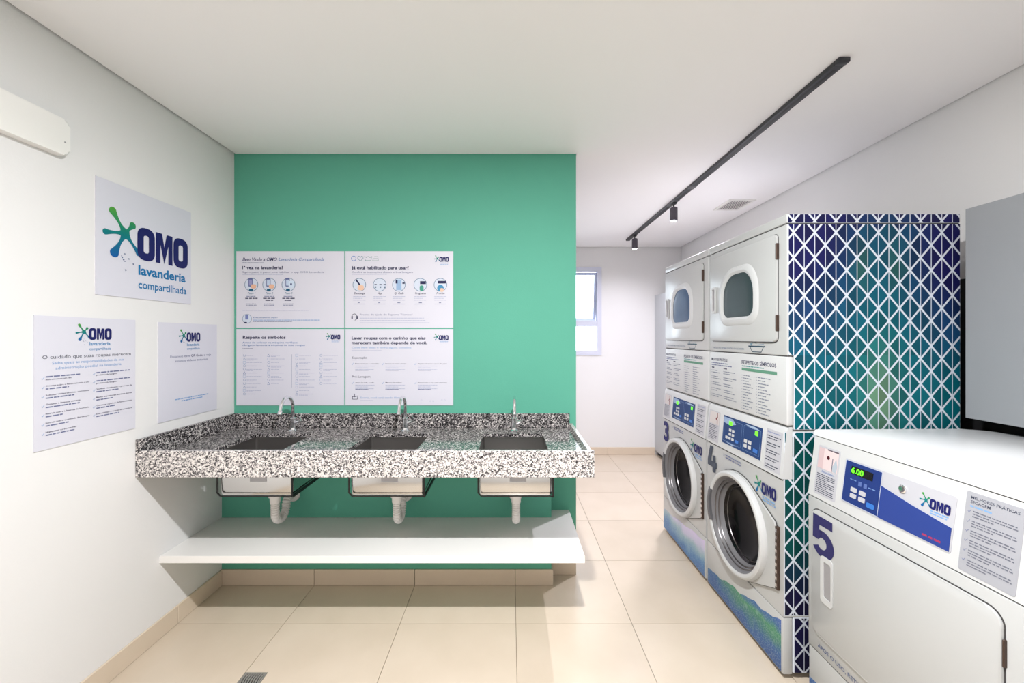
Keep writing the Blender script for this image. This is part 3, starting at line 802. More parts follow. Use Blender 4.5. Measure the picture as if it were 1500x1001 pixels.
def make_trap(c):
    t = thing('drain_hose', 'white ribbed drain hose under the sink nearest the wall with the signs', 'pipe', (c, 2.262, 0.46), 'drain hoses under the sinks')
    x = c + 0.005
    MB().lathe([(0.022, -0.055), (0.026, -0.05), (0.027, -0.02), (0.034, -0.018), (0.034, 0.0), (0.028, 0.0)], (x, 2.262, 0.622), (0, 0, 1), 20, True, True).build('nut', M_PVC, t)
    path = [(x, 2.262, z) for z in (0.585, 0.57, 0.56, 0.55, 0.54, 0.53)]
    N = 60
    path = [(x, 2.262, 0.60 - 0.088 * i / 30) for i in range(30)]
    R = 0.055
    for i in range(N):
        a = PI * i / (N - 1); path.append((x, 2.262 + R - R * math.cos(a), 0.512 - R * math.sin(a)))
    path += [(x, 2.372, 0.512 + 0.002 * i) for i in range(1, 3)]
    for i in range(1, 16):
        a = PI / 2 * i / 15; path.append((x, 2.372 + 0.025 - 0.025 * math.cos(a), 0.516 + 0.025 * math.sin(a)))
    path += [(x, 2.43, 0.541), (x, YC, 0.541)]
    rad = [0.0205 + (0.0028 if i % 4 < 2 else -0.0012) for i in range(len(path))]
    MB().tube(path, rad, 16).build('ribbed_hose', M_PVC, t)
    MB().lathe([(0.022, 0.0), (0.04, -0.002), (0.038, -0.012), (0.024, -0.016)], (x, YC, 0.541), (0, 1, 0), 24, True, True).build('wall_rosette', M_PVC, t)
    return t
t0 = make_trap(SINKS[0])
for c, l in zip(SINKS[1:], ('middle sink', 'sink by the counter open end')): copy_tree(t0, (c, 2.262, 0.46), label='white ribbed drain hose under the ' + l)

def make_faucet(x):
    y = 2.47
    t = thing('faucet', 'chrome gooseneck faucet in front of the laundry symbols board', 'faucet', (x, y, ZT), 'faucets along the granite counter')
    MB().lathe([(0.026, 0.0), (0.026, 0.004), (0.019, 0.008), (0.0165, 0.02), (0.0165, 0.075), (0.0125, 0.08)], (x, y, ZT), (0, 0, 1), 24, True, True).build('valve_body', M_CHROME, t)
    p = [(x, y, ZT + 0.07), (x, y, ZT + 0.10), (x, y, ZT + 0.125), (x, y, ZT + 0.145)]
    R = 0.066
    for i in range(1, 17):
        a = math.radians(165) * i / 16; p.append((x, y - R + R * math.cos(a), ZT + 0.145 + R * math.sin(a)))
    q = Vector(p[-1]); d = (q - Vector(p[-2])).normalized(); p.append(tuple(q + d * 0.022))
    MB().tube(p, 0.0095, 14).build('gooseneck_spout', M_CHROME, t)
    q2 = q + d * 0.02
    MB().lathe([(0.0098, 0.0), (0.0115, 0.003), (0.0115, 0.022), (0.008, 0.023)], q2, d, 16, True, True).build('aerator', M_CHROME, t)
    m = MB(); m.tube([(x + 0.012, y, ZT + 0.045), (x + 0.034, y - 0.002, ZT + 0.053)], 0.010, 12)
    m.tube([(x + 0.030, y - 0.002, ZT + 0.052), (x + 0.048, y - 0.004, ZT + 0.062), (x + 0.043, y - 0.006, ZT + 0.088)], [0.005, 0.0048, 0.0035], 10)
    m.build('lever', M_CHROME, t)
    return t
f0 = make_faucet(-1.312)
for x, l in ((-0.635, 'in front of the washing advice board'), (0.022, 'in front of bare green wall')): copy_tree(f0, (x, 2.47, ZT), label='chrome gooseneck faucet ' + l)

# shelf under the counter
SX1 = 0.366
t = thing('bench_shelf', 'long white shelf board fixed low under the granite counter', 'shelf', (-0.68, 2.2, 0.369))
F = Frame((0, 0, 0.369), (1, 0, 0), (0, 1, 0))
MB().prism(F, [(XL, 2.02), (SX1, 2.02), (SX1, YG), (0.2445, YG), (0.2445, YC), (XL, YC)], 0.0, 0.034, 0.0015, 1).build('board', M_LAM, t)
MB().box(XL, SX1, 2.0185, 2.0199, 0.369, 0.4025).build('edge_band', M_LAM, t, smooth=False)

# floor drain
t = thing('floor_drain', 'small square steel floor drain grate with wavy slots', 'drain', (-1.1225, 1.757, -0.004))
m = MB(); frame_w = 0.008
x0, x1, y0, y1 = DX0 + 0.001, DX1 - 0.001, DY0 + 0.001, DY1 - 0.001
for a in ((x0, x1, y0, y0 + frame_w), (x0, x1, y1 - frame_w, y1), (x0, x0 + frame_w, y0 + frame_w, y1 - frame_w), (x1 - frame_w, x1, y0 + frame_w, y1 - frame_w)): m.box(*a, -0.0035, 0.0015)
m.build('frame', M_GRATE, t, smooth=False)
MB().box(x0, x1, y0, y1, -0.0039, -0.0034).build('sump', M_BLACK, t, smooth=False)
for i in range(8):
    xx = x0 + 0.011 + i * (x1 - x0 - 0.022) / 7
    pts = [(xx + 0.004 * math.sin(j / 10 * 2 * PI), y0 + frame_w + j / 10 * (y1 - y0 - 2 * frame_w)) for j in range(11)]
    w = 0.0034
    MB().prism(Frame((0, 0, 0), (1, 0, 0), (0, 1, 0)), [(a - w, b) for a, b in pts][::-1] + [(a + w, b) for a, b in pts], -0.003, 0.001).build('bar', M_GRATE, t, smooth=False)

# ------------------------------------------------------------------ laundry machines
XB = 1.944
def tri_colour(x, z, jit):
    """print colours of the wrap by place on the panel"""
    u = (x - 1.195) / 0.75; v = (2.017 - z) / 0.95
    g = lambda cu, cv, su, sv: math.exp(-((u - cu) / su) ** 2 - ((v - cv) / sv) ** 2)
    col = [0.0, 116.0, 130.0]
    def mix(c, w):
        w = max(0, min(1, w))
        for i in range(3): col[i] += (c[i] - col[i]) * w
    mix((40, 88, 140), 0.9 * g(0.12, 0.48, 0.22, 0.16) + 0.6 * g(0.95, 0.52, 0.16, 0.16))
    mix((26, 26, 98), 1.3 * g(0.05, 0.12, 0.36, 0.27) + 1.3 * g(0.98, 0.18, 0.28, 0.30) + 0.9 * g(0.5, -0.02, 0.6, 0.055))
    mix((70, 140, 125), 0.75 * g(0.43, 0.24, 0.05, 0.10) + 0.75 * g(0.63, 0.24, 0.05, 0.10))
    mix((128, 172, 134), 1.05 * g(0.54, 0.84, 0.10, 0.22))
    mix((0, 82, 78), 0.85 if v > 1.02 else 0)
    mix((24, 20, 66), min(1, max(0, (v - 1.52) / 0.22)))
    b = 0.76 + (jit - 0.5) * 0.20
    return rgb(*[max(0, min(255, c * b)) for c in col])

def wrap(P, k, x0, x1, z0, z1, zref, X0=1.177, cw=0.0457, ch=0.109):
    """triangle lattice print: columns cw wide, nodes ch apart, white lines between"""
    xr = 1.222; R = random.Random(11)
    gv, gd = 0.0017, 0.0040
    def clip(poly, f):
        out = []
        for i, p in enumerate(poly):
            q = poly[(i + 1) % len(poly)]; a, b = f(p), f(q)
            if a >= 0: out.append(p)
            if (a >= 0) != (b >= 0):
                t = a / (a - b); out.append((p[0] + (q[0] - p[0]) * t, p[1] + (q[1] - p[1]) * t))
        return out
    c0 = math.floor((x0 - xr) / cw) - 1; c1 = math.ceil((x1 - xr) / cw) + 1
    for c in range(c0, c1):
        xa, xb = xr + c * cw, xr + (c + 1) * cw
        j0 = math.floor((z0 - zref) / ch) - 1; j1 = math.ceil((z1 - zref) / ch) + 1
        for j in range(j0, j1 + 1):
            za = zref + j * ch + (0 if c % 2 == 0 else ch / 2)
            zb = za + ch / 2
            for tri in (((xa, za - 0), (xb, zb), (xa, za + ch)), ((xb, zb), (xb, zb + ch), (xa, za + ch))):
                A, B, D = [Vector((p[0], p[1])) for p in tri]
                # inset: each side moved inwards by its line's half width
                pts = [A, B, D]; lines_ = []
                cen = (A + B + D) / 3
                jit = R.random()
                poly = [tuple(p) for p in pts]
                for p, q in ((A, B), (B, D), (D, A)):
                    d = (q - p).normalized(); nrm = Vector((-d.y, d.x))
                    if nrm.dot(cen - p) < 0: nrm = -nrm
                    g = gv if abs(d.x) < 1e-6 else gd
                    poly = clip(poly, lambda r, p=p, nrm=nrm, g=g: (r[0] - p.x) * nrm.x + (r[1] - p.y) * nrm.y - g)
                    if len(poly) < 3: break
                for f in (lambda r: r[0] - x0, lambda r: x1 - r[0], lambda r: r[1] - z0, lambda r: z1 - r[1]):
                    if len(poly) >= 3: poly = clip(poly, f)
                if len(poly) >= 3:
                    P.poly(k, [(x - P.F.o.x, z - P.F.o.z) for x, z in poly], tri_colour(cen.x, cen.y, jit))

M_WRAP = mat('white_wrap_film', rgb(214, 220, 230), 0.35)

def stacked_unit(y0, y1, number, labels, art, wrapped):
    w = y1 - y0; XW, XD = 1.177, 1.195
    yc = (y0 + y1) / 2
    # ---------------- washer
    t = thing('front_load_washer', labels[0], 'washer', ((XW + XB) / 2, yc, 0), 'front-load washers under the stacked dryers')
    Ff = Frame((XW, y1, 0), (0, -1, 0), (0, 0, 1))           # front face, u from far to near
    for dx in (XW + 0.06, XB - 0.06):
        for dy in (y0 + 0.06, y1 - 0.06):
            MB().lathe([(0.022, 0.0), (0.02, 0.012), (0.01, 0.016), (0.01, 0.03)], (dx, dy, 0.0), (0, 0, 1), 14, True, True).build('foot', M_BLACK, t)
    cz, cu = 0.522, w * 0.49
    cab = MB(); cab.box(XW + 0.105, XB, y0, y1, 0.272, 1.078, 0.004, 2); cab.box(XW + 0.042, XW + 0.105, y0, y1, 0.863, 1.078)
    lo_u, hi_u, lo_v, hi_v = 0.0, w, 0.272, 0.863
    angs = sorted([2 * PI * i / 48 for i in range(48)] + [math.atan2(b_ - cz, a_ - cu) % (2 * PI) for a_ in (lo_u, hi_u) for b_ in (lo_v, hi_v)])
    outer = []
    for a_ in angs:
        dx_, dy_ = math.cos(a_), math.sin(a_)
        k_ = min([((hi_u if dx_ > 0 else lo_u) - cu) / dx_ if abs(dx_) > 1e-9 else 9, ((hi_v if dy_ > 0 else lo_v) - cz) / dy_ if abs(dy_) > 1e-9 else 9])
        outer.append((cu + dx_ * k_, cz + dy_ * k_))
    cab.ringprism(Ff, outer, [(cu + 0.216 * math.cos(a_), cz + 0.216 * math.sin(a_)) for a_ in angs], -0.105, -0.002)
    cab.build('cabinet', M_WHITE, t)
    b = MB(); b.box(XW + 0.044, XB, y0 + 0.001, y1 - 0.001, 0.028, 0.270, 0.003, 1); b.build('plinth', M_WRAP if wrapped else M_WHITE, t)
    MB().box(XW, XW + 0.043, y0, y1, 0.022, 0.268, 0.006, 2).build('kick_panel', M_WHITE, t)
    # art on kick panel
    pts = [(0.012, 0.028), (w - 0.012, 0.028)]
    N = 24
    for i in range(N + 1):
        s = i / N; u = w - 0.012 - s * (w - 0.024)
        q = u / w
        vtop = (0.10 + 0.145 * q + 0.006 * math.sin(q * 21) + 0.004 * math.sin(q * 47)) if number == '4' else (0.165 + 0.085 * q + 0.005 * math.sin(q * 19))
        pts.append((u, min(vtop, 0.262)))
    ap = MB(); ap.prism(Ff, pts, -0.001, 0.0007); ap.build('printed_art', art, t, smooth=False)
    # console
    zb, zt = 0.868, 1.092
    prof = [(XW - 0.004, zb), (XW + 0.014, zt - 0.022), (XW + 0.022, zt - 0.006), (XW + 0.034, zt), (XW + 0.040, zt), (XW + 0.040, zb)]
    cs = MB(); cs.rings([[Vector((x, yy, z)) for x, z in prof] for yy in (y0 - 0.001, y1 + 0.001)]); cs.build('console', M_WHITE2, t)
    sl = (0.018) / (zt - 0.022 - zb)
    Fc = Frame((XW - 0.004, y1, zb), (0, -1, 0), (sl, 0, 1))
    MB().box(XW - 0.0005, XW + 0.004, y0 + 0.002, y1 - 0.002, zb - 0.006, zb).build('console_seam', M_SEAM, t, smooth=False)
    # control panel
    cu0, cu1, cv0, cv1 = w * 0.26, w * 0.77, 0.034, 0.184
    MB().prism(Fc, rrect(cu0 - 0.004, cu1 + 0.004, cv0 - 0.004, cv1 + 0.004, 0.006, 3), 0, 0.0015).build('panel_bezel', M_WHITE2, t, smooth=False)
    P = Print(Fc, 0.0021); k = 'control_panel'
    cw_, ch_ = cu1 - cu0, cv1 - cv0
    P.rect(k, cu0, cu1, cv0, cv1, rgb(24, 58, 110))
    P.poly(k, [(cu0 + .004, cv1 - .008), (cu0 + .09, cv1 - .008), (cu0 + .125, cv1 - .030), (cu0 + .07, cv1 - .045), (cu0 + .004, cv1 - .038)], rgb(150, 170, 200), 0.0003)
    P.poly(k, [(cu0 + .20, cv1 - .008), (cu0 + .29, cv1 - .006), (cu1 - .01, cv1 - .016), (cu0 + .27, cv1 - .018)], rgb(160, 180, 205), 0.0003)
    P.poly(k, [(cu0 + .03, cv0 + .012), (cu0 + .10, cv0 + .004), (cu0 + .15, cv0 + .012), (cu0 + .09, cv0 + .012)], rgb(150, 170, 200), 0.0003)
    for a, b_ in ((cu0 + .006, cu0 + cw_ * 0.52), (cu0 + cw_ * 0.57, cu1 - .012)):
        P.line(k, [(a, cv0 + .014), (b_, cv0 + .014), (b_, cv1 - .016), (a, cv1 - .016), (a, cv0 + .014)], 0.0014, rgb(120, 150, 190), 0.0005)
    P.build(t)
    def btn(u, v, ww, hh, col='w'):
        MB().prism(Fc, rrect(u, u + ww, v, v + hh, 0.002, 2), 0.002, 0.0040).build('button', M_WHITE2 if col == 'w' else M_BTN, t, smooth=False)
    for r_, c_ in ((0, 0), (0, 1), (0, 2), (1, 1), (1, 2), (2, 1), (2, 2)):
        btn(cu0 + 0.035 + c_ * 0.030, cv0 + 0.030 + r_ * 0.022, 0.020, 0.014)
    btn(cu0 + 0.130, cv0 + 0.028, 0.028, 0.014, 'b')
    for r_ in range(2):
        for c_ in range(2): btn(cu0 + cw_ * 0.60 + c_ * 0.036, cv0 + 0.028 + r_ * 0.024, 0.024, 0.017)
    btn(cu1 - 0.060, cv0 + 0.024, 0.034, 0.018, 'b')
    for u, tx in ((cu0 + 0.058, '5,00'), (cu1 - 0.056, '07')):
        wd = 0.032 if len(tx) > 2 else 0.024
        MB().prism(Fc, rrect(u, u + wd, cv1 - 0.044, cv1 - 0.022, 0.003, 2), 0.002, 0.0033).build('led_display', M_LED, t, smooth=False)
        vs, fs, tw = glyphs(tx, 0.0); me = bpy.data.meshes.new('digits')
        h = 0.013; sx = wd * 0.7 / tw
        me.from_pydata([tuple(Fc.p(u + wd * .15 + x * sx, cv1 - 0.040 + y * h / CAPH, 0.0037) - ORG[t.name]) for x, y in vs], [], fs)
        me.materials.append(mat('led_digit', rgb(34, 96, 20), 0.5)); o = bpy.data.objects.new('digits', me); C.objects.link(o); o.parent = t
    # stickers on the console
    for name, u0, u1, v0, v1 in (('photo_sticker', 0.012, 0.135, 0.014, 0.188), ('text_sticker', w - 0.130, w - 0.018, 0.012, 0.195)):
        MB().prism(Fc, rrect(u0, u1, v0, v1, 0.004, 3), 0, 0.0008).build(name, M_STICK, t, smooth=False)
        P = Print(Fc, 0.0013)
        if name == 'photo_sticker':
            k = 'sticker_photo'
            P.rect(k, u0 + 0.01, u1 - 0.004, v1 - 0.075, v1 - 0.006, rgb(206, 198, 196))
            P.line(k, [(u1 - 0.03, v1 - 0.012), (u1 - 0.026, v1 - 0.03), (u1 - 0.04, v1 - 0.042), (u1 - 0.026, v1 - 0.05), (u1 - 0.024, v1 - 0.07)], 0.007, rgb(120, 28, 40), 0.0003)
            for i in range(9): P.greek('sticker_text', u0 + 0.012, v1 - 0.086 - i * 0.0095, (u1 - u0 - 0.03) * (0.7 if i % 3 == 2 else 1), 0.0038, DKGREY, i)
        else:
            P.text('sticker_text', 'Dicas uso da lavadora', u0 + 0.008, v1 - 0.016, 0.0075, rgb(70, 110, 180), w=u1 - u0 - 0.025, shear=0.25)
            for i in range(15):
                if i % 3 == 0: continue
                P.greek('sticker_text', u0 + 0.008, v1 - 0.022 - i * 0.0108, (u1 - u0 - 0.018) * (0.75 if i % 3 == 2 else 1), 0.0042, DKGREY, i + 5)
        P.build(t)
    # door
    R0 = 0.262
    hull = [(cu + R0 * math.cos(a), cz + R0 * math.sin(a)) for a in [math.radians(d) for d in range(62, 300, 7)]]
    hull += [(w - 0.035, 0.375), (w - 0.035, 0.655)]
    hc = cz
    def holed(grow, n0, n1, name, m_):
        ag = [2 * PI * i / 72 for i in range(72)]
        g = [(a + (grow if a > cu else -grow), b + (grow if b > hc else -grow)) for a, b in hull]
        out = []
        for a_ in ag:                                   # where a ray from the door centre leaves the outline
            d_ = Vector((math.cos(a_), math.sin(a_))); best = 0.3
            for p_, q_ in zip(g, g[1:] + g[:1]):
                e_ = Vector((q_[0] - p_[0], q_[1] - p_[1])); f_ = Vector((p_[0] - cu, p_[1] - cz)); den = d_.x * e_.y - d_.y * e_.x
                if abs(den) < 1e-9: continue
                r_ = (f_.x * e_.y - f_.y * e_.x) / den; s_ = (f_.x * d_.y - f_.y * d_.x) / den
                if r_ > 0 and -1e-6 <= s_ <= 1 + 1e-6: best = r_; break
            out.append((cu + d_.x * best, cz + d_.y * best))
        MB().ringprism(Ff, out, [(cu + 0.221 * math.cos(a_), cz + 0.221 * math.sin(a_)) for a_ in ag], n0, n1).build(name, m_, t, smooth=(name == 'door_surround'))
    holed(0.0, -0.001, 0.009, 'door_surround', M_WHITE); holed(0.003, -0.001, 0.001, 'door_gap', M_SEAM)
    dc = Ff.p(cu, cz, 0.0); ax = Ff.n
    dr = MB().lathe([(0.258, 0.008), (0.259, 0.020), (0.255, 0.032), (0.247, 0.037), (0.238, 0.037), (0.231, 0.033), (0.228, 0.026)], dc, ax, 64).build('door_ring', M_WHITE2, t)
    MB().lathe([(0.229, 0.030), (0.224, 0.026), (0.218, 0.012), (0.213, 0.010), (0.208, -0.002), (0.203, -0.004), (0.199, -0.018), (0.190, -0.028)], dc, ax, 64).build('door_gasket', M_RUBBER, dr)
    MB().lathe([(0.1915, -0.026), (0.182, -0.036), (0.165, -0.052), (0.135, -0.066), (0.10, -0.076), (0.05, -0.082), (0.004, -0.084)], dc, ax, 56, False, True).build('door_glass', M_DARKGLASS, dr)
    for rr, hh in ((0.2135, 0.011), (0.2035, -0.003), (0.178, -0.038)):
        MB().lathe([(rr + 0.0025, hh), (rr + 0.001, hh + 0.002), (rr - 0.0015, hh + 0.002), (rr - 0.003, hh - 0.002)], dc, ax, 56).build('glass_rim', M_DRUM, dr)
    # handle on the far side of the ring
    hp = []
    for i in range(7):
        a = math.radians(158 + 44 * i / 6); hp.append((cu + 0.250 * math.cos(a), cz + 0.01 + 0.250 * math.sin(a)))
    for i in range(6, -1, -1):
        a = math.radians(158 + 44 * i / 6); hp.append((cu + 0.226 * math.cos(a), cz + 0.01 + 0.226 * math.sin(a)))
    MB().prism(Ff, hp, 0.02, 0.0405, 0.003, 2).build('door_handle', M_DGREY, dr)
    # hinge
    hg = MB(); hg.box(XW - 0.010, XW + 0.004, y0 + 0.022, y0 + 0.040, 0.372, 0.650, 0.002, 1); hg_o = hg.build('hinge', M_HINGE, t)
    for i in range(9):
        z = 0.385 + i * 0.03
        MB().box(XW - 0.0112, XW - 0.009, y0 + 0.027, y0 + 0.035, z, z + 0.014).build('hinge_screw', M_CHROME, hg_o, smooth=False)
    # print on front
    P = Print(Ff)
    DG = rgb(66, 74, 88)
    if number == '4':
        n0, n1, h0, h1 = 0.012, 0.118, 0.700, 0.848; s = h1 - h0; ww = n1 - n0
        P.poly('number', [(n0 + .28 * ww, h1), (n0 + .62 * ww, h1), (n0 + .36 * ww, h0 + .42 * s), (n0 + .56 * ww, h0 + .42 * s), (n0 + .56 * ww, h0 + .66 * s), (n0 + .86 * ww, h0 + .66 * s), (n0 + .86 * ww, h0 + .42 * s), (n1, h0 + .42 * s), (n1, h0 + .19 * s), (n0 + .86 * ww, h0 + .19 * s), (n0 + .86 * ww, h0), (n0 + .54 * ww, h0), (n0 + .54 * ww, h0 + .19 * s), (n0, h0 + .19 * s), (n0, h0 + .40 * s)], DG, 0.001)
    else:
        P.text('number', '3', 0.014, 0.705, 0.142, NAVY, w=0.098, bold=0.035, n=0.001, res=6)
    logo(P, w - 0.150, 0.752, 0.105, sub=False, detail=False)
    P.greek('logo_caption', w - 0.145, 0.735, 0.095, 0.007, SKY, 1); P.greek('logo_caption', w - 0.145, 0.722, 0.095, 0.006, SKY, 2)
    P.ring('note_text', circ(0.195, 0.832, 0.008, 14), circ(0.195, 0.832, 0.0065, 14), GREYI)
    P.greek('note_text', 0.212, 0.835, 0.15, 0.006, GREYI, 5); P.greek('note_text', 0.212, 0.822, 0.15, 0.006, GREYI, 6)
    P.build(t)
    if wrapped:
        Fs = Frame((XW, y0, 0), (1, 0, 0), (0, 0, 1)); P = Print(Fs, 0.0008)
        wrap(P, 'diamond_wrap', XW + 0.008, XB - 0.006, 0.280, 1.070, 0.30)
        wrap(P, 'diamond_wrap', XW + 0.050, XB - 0.006, 0.032, 0.266, 0.30)
        P.build(t)['diamond_wrap']['label'] = 'dark teal and navy triangle print'
        f2 = MB(); f2.box(XW + 0.006, XB - 0.004, y0 - 0.0004, y0 + 0.002, 0.278, 1.072); f2.build('wrap_film', M_WRAP, t, smooth=False)

    # ---------------- dryer on top
    t = thing('stacked_dryer', labels[1], 'dryer', ((XD + XB) / 2, yc, 1.08), 'dryers stacked on the washers')
    Fd = Frame((XD, y1, 0), (0, -1, 0), (0, 0, 1))
    zc, zs, ztop = 1.402, 1.975, 2.017
    MB().box(XD, XB, y0, y1, zc, zs - 0.0015, 0.005, 3).build('cabinet', M_WHITE, t)
    MB().box(XD + 0.004, XB - 0.004, y0 + 0.003, y1 - 0.003, zs - 0.01, zs + 0.006).build('lid_seam', M_SEAM, t, smooth=False)
    MB().box(XD - 0.002, XB, y0 - 0.001, y1 + 0.001, zs + 0.002, ztop, 0.005, 3).build('lid', M_WHITE, t)
    MB().box(XD - 0.001, XD + 0.028, y0 - 0.002, y1 + 0.001, 1.098, zc - 0.004, 0.007, 3).build('notice_panel', M_WHITE2, t)
    MB().box(XD + 0.029, XB, y0, y1, 1.081, zc - 0.002, 0.003, 1).build('lower_cabinet', M_WHITE, t)
    MB().box(XD + 0.004, XB - 0.01, y0 + 0.004, y1 - 0.004, zc - 0.006, zc + 0.01).build('panel_seam', M_SEAM, t, smooth=False)
    # door
    u0, u1, v0, v1 = 0.022, w - 0.058, 1.462, 1.944
    MB().prism(Fd, rrect(u0 - 0.003, u1 + 0.003, v0 - 0.004, v1 + 0.003, 0.024, 6), -0.001, 0.0008).build('door_gap', M_SEAM, t, smooth=False)
    dd = MB().prism(Fd, rrect(u0, u1, v0, v1, 0.022, 6), 0.0, 0.010, 0.004, 2).build('door', M_WHITE, t)
    # window: arched top, flatter base
    def dshape(cx, z0, z1, hw, rt, rb, n=9):
        out = []
        for cx_, cy_, r_, a0 in ((cx + hw - rb, z0 + rb, rb, -90), (cx + hw - rt * 0.8, z1 - rt, rt, 0), (cx - hw + rt, z1 - rt, rt, 90), (cx - hw + rb, z0 + rb, rb, 180)):
            for i in range(n):
                a = math.radians(a0 + 90 * i / (n - 1)); sx = 0.8 if (a0 == 0) else 1.0
                out.append((cx_ + r_ * sx * math.cos(a), cy_ + r_ * math.sin(a)))
        return out
    wc, wz0, wz1 = 0.315, 1.588, 1.815
    o1 = dshape(wc, wz0 - 0.045, wz1 + 0.040, 0.185, 0.150, 0.085); o2 = dshape(wc, wz0 - 0.012, wz1 + 0.014, 0.155, 0.130, 0.060); o3 = dshape(wc, wz0, wz1, 0.140, 0.118, 0.050)
    m = MB(); rs = []
    for o_, n_ in ((o1, 0.0095), (dshape(wc, wz0 - 0.035, wz1 + 0.032, 0.176, 0.143, 0.078), 0.017), (o2, 0.020), (o3, 0.012), (o3, 0.0098)): rs.append([Fd.p(a, b, n_) for a, b in o_])
    m.rings(rs, False, False); wf = m.build('window_bezel', M_WHITE2, dd)
    m = MB(); rs = [[Fd.p(a, b, n_) for a, b in dshape(wc, wz0 + q, wz1 - q, 0.140 - q, 0.118 - q * .8, 0.050 - q * .6)] for q, n_ in ((0.0, 0.0105), (0.012, 0.0125), (0.035, 0.0145), (0.048, 0.015))]
    m.rings(rs, True, True)
    m.build('window_glass', mat('dryer_glass_blue', rgb(40, 72, 106), 0.3, var=0.3, spec=0.3, vscale=9) if number == '3' else mat('dryer_glass_teal', rgb(34, 56, 58), 0.3, var=0.3, spec=0.3, vscale=7), dd)
    MB().ringprism(Fd, rrect(0.046, 0.090, 1.622, 1.772, 0.008, 3), rrect(0.054, 0.082, 1.634, 1.760, 0.005, 3), 0.009, 0.015).build('handle_frame', M_WHITE2, dd)
    MB().prism(Fd, rrect(0.054, 0.082, 1.634, 1.760, 0.005, 3), 0.009, 0.0106).build('handle_recess', M_HANDLE, dd, smooth=False)
    for z in (1.510, 1.830):
        m = MB(); m.box(XD - 0.013, XD + 0.001, y0 + 0.052, y0 + 0.062, z, z + 0.072, 0.002, 1); m.build('hinge', M_HINGE, t)
    # print
    P = Print(Fd)
    P.text('care_text', 'APÓS O USO, RETIRAR O FILTRO DA SECADORA', 0.045, 1.418, 0.0095, rgb(90, 110, 140), w=0.315)
    bu, bz = 0.400, 1.408; TD = rgb(36, 66, 84)
    k = 'basin_drawing'
    P.line(k, [(bu, bz + 0.030), (bu + 0.13, bz + 0.030)], 0.006, TD); P.line(k, [(bu + 0.012, bz + 0.028), (bu + 0.028, bz + 0.003), (bu + 0.102, bz + 0.003), (bu + 0.120, bz + 0.028)], 0.0035, TD)
    P.line(k, [(bu + 0.045 + 0.018 * math.cos(a * 0.5), bz + 0.036 + 0.016 * math.sin(a * 0.5)) for a in range(8)], 0.0025, rgb(70, 120, 150))
    P.line(k, [(bu + 0.012, bz + 0.044), (bu + 0.026, bz + 0.034), (bu + 0.02, bz + 0.048)], 0.003, rgb(70, 130, 160)); P.line(k, [(bu + 0.075, bz + 0.037), (bu + 0.12, bz + 0.040)], 0.0035, rgb(60, 110, 140))
    P.build(t)
    P = Print(Fd, 0.0018)
    P.text('panel_heading', 'MELHORES PRÁTICAS', 0.024, 1.348, 0.016, INK, w=0.175, bold=0.008)
    P.text('panel_heading', 'RESPEITE OS SÍMBOLOS', 0.340, 1.346, 0.019, INK, w=0.275, bold=0.012)
    P.greek('panel_text', 0.024, 1.332, 0.19, 0.005, GREYI, 1); P.greek('panel_text', 0.024, 1.320, 0.22, 0.005, GREYI, 2)
    P.greek('panel_text', 0.342, 1.333, 0.19, 0.005, rgb(90, 150, 150), 3)
    P.rect('green_bar', 0.340, 0.620, 1.312, 1.326, rgb(92, 142, 118))
    for c_, (u_, ww, z_) in enumerate(((0.026, 0.105, 1.300), (0.160, 0.120, 1.300), (0.345, 0.085, 1.298), (0.470, 0.095, 1.298))):
        if c_ < 2: P.greek('panel_text', u_, z_ + 0.004, 0.035, 0.006, INK, c_)
        for i in range(15 if c_ < 2 else 13):
            if i % 3 == 2 and c_ < 2: continue
            z = z_ - 0.012 - i * (0.0115 if c_ < 2 else 0.0142)
            L_ = ww * (0.55 + 0.45 * ((i * 7 + c_ * 3) % 5) / 4)
            P.rect('panel_text', u_ - 0.004, u_ - 0.001, z, z + 0.004, GREYI)
            P.greek('panel_text', u_ + 0.008, z, L_, 0.0042, rgb(128, 134, 150), i + c_ * 31)
    P.build(t)
    if wrapped:
        Fs = Frame((XD, y0, 0), (1, 0, 0), (0, 0, 1)); P = Print(Fs, 0.0014)
        wrap(P, 'diamond_wrap', XD + 0.006, XB - 0.004, zc + 0.002, zs - 0.004, 0.30)
        wrap(P, 'diamond_wrap', XD + 0.032, XB - 0.004, 1.084, zc + 0.002, 0.30)
        wrap(P, 'diamond_wrap', XD + 0.003, XB - 0.006, zs + 0.003, ztop - 0.003, 0.350)
        P.build(t)['diamond_wrap']['label'] = 'teal, green and navy triangle print between white lines'
        f2 = MB(); f2.box(XD + 0.005, XB - 0.003, y0 - 0.0009, y0 + 0.004, zc + 0.002, zs - 0.003); f2.box(XD + 0.030, XB - 0.003, y0 - 0.0009, y0 + 0.004, 1.083, zc + 0.002)
        f2.box(XD + 0.002, XB - 0.005, y0 - 0.0013, y0 + 0.004, zs + 0.0025, ztop - 0.0025)
        f2.build('wrap_film', M_WRAP, t, smooth=False)

M_BTN = mat('blue_button', rgb(48, 110, 190), 0.4)
ART4 = art_mat('blue_green_art', [(0.20, (20, 58, 122)), (0.40, (28, 84, 144)), (0.52, (50, 116, 108)), (0.63, (62, 136, 96)), (0.74, (40, 96, 146)), (0.92, (52, 88, 170))])
ART3 = art_mat('lilac_blue_art', [(0.20, (36, 80, 150)), (0.40, (66, 120, 172)), (0.55, (140, 172, 184)), (0.68, (190, 188, 214)), (0.85, (204, 192, 226))])
stacked_unit(1.770, 2.455, '4', ('white front-load washer marked 4 with blue and green art on its base', 'white dryer with triangle-patterned side on top of the washer marked 4'), ART4, True)
stacked_unit(2.475, 3.160, '3', ('white front-load washer marked 3 with lilac fading to blue on its base', 'white dryer with bluish door window on top of the washer marked 3'), ART3, False)

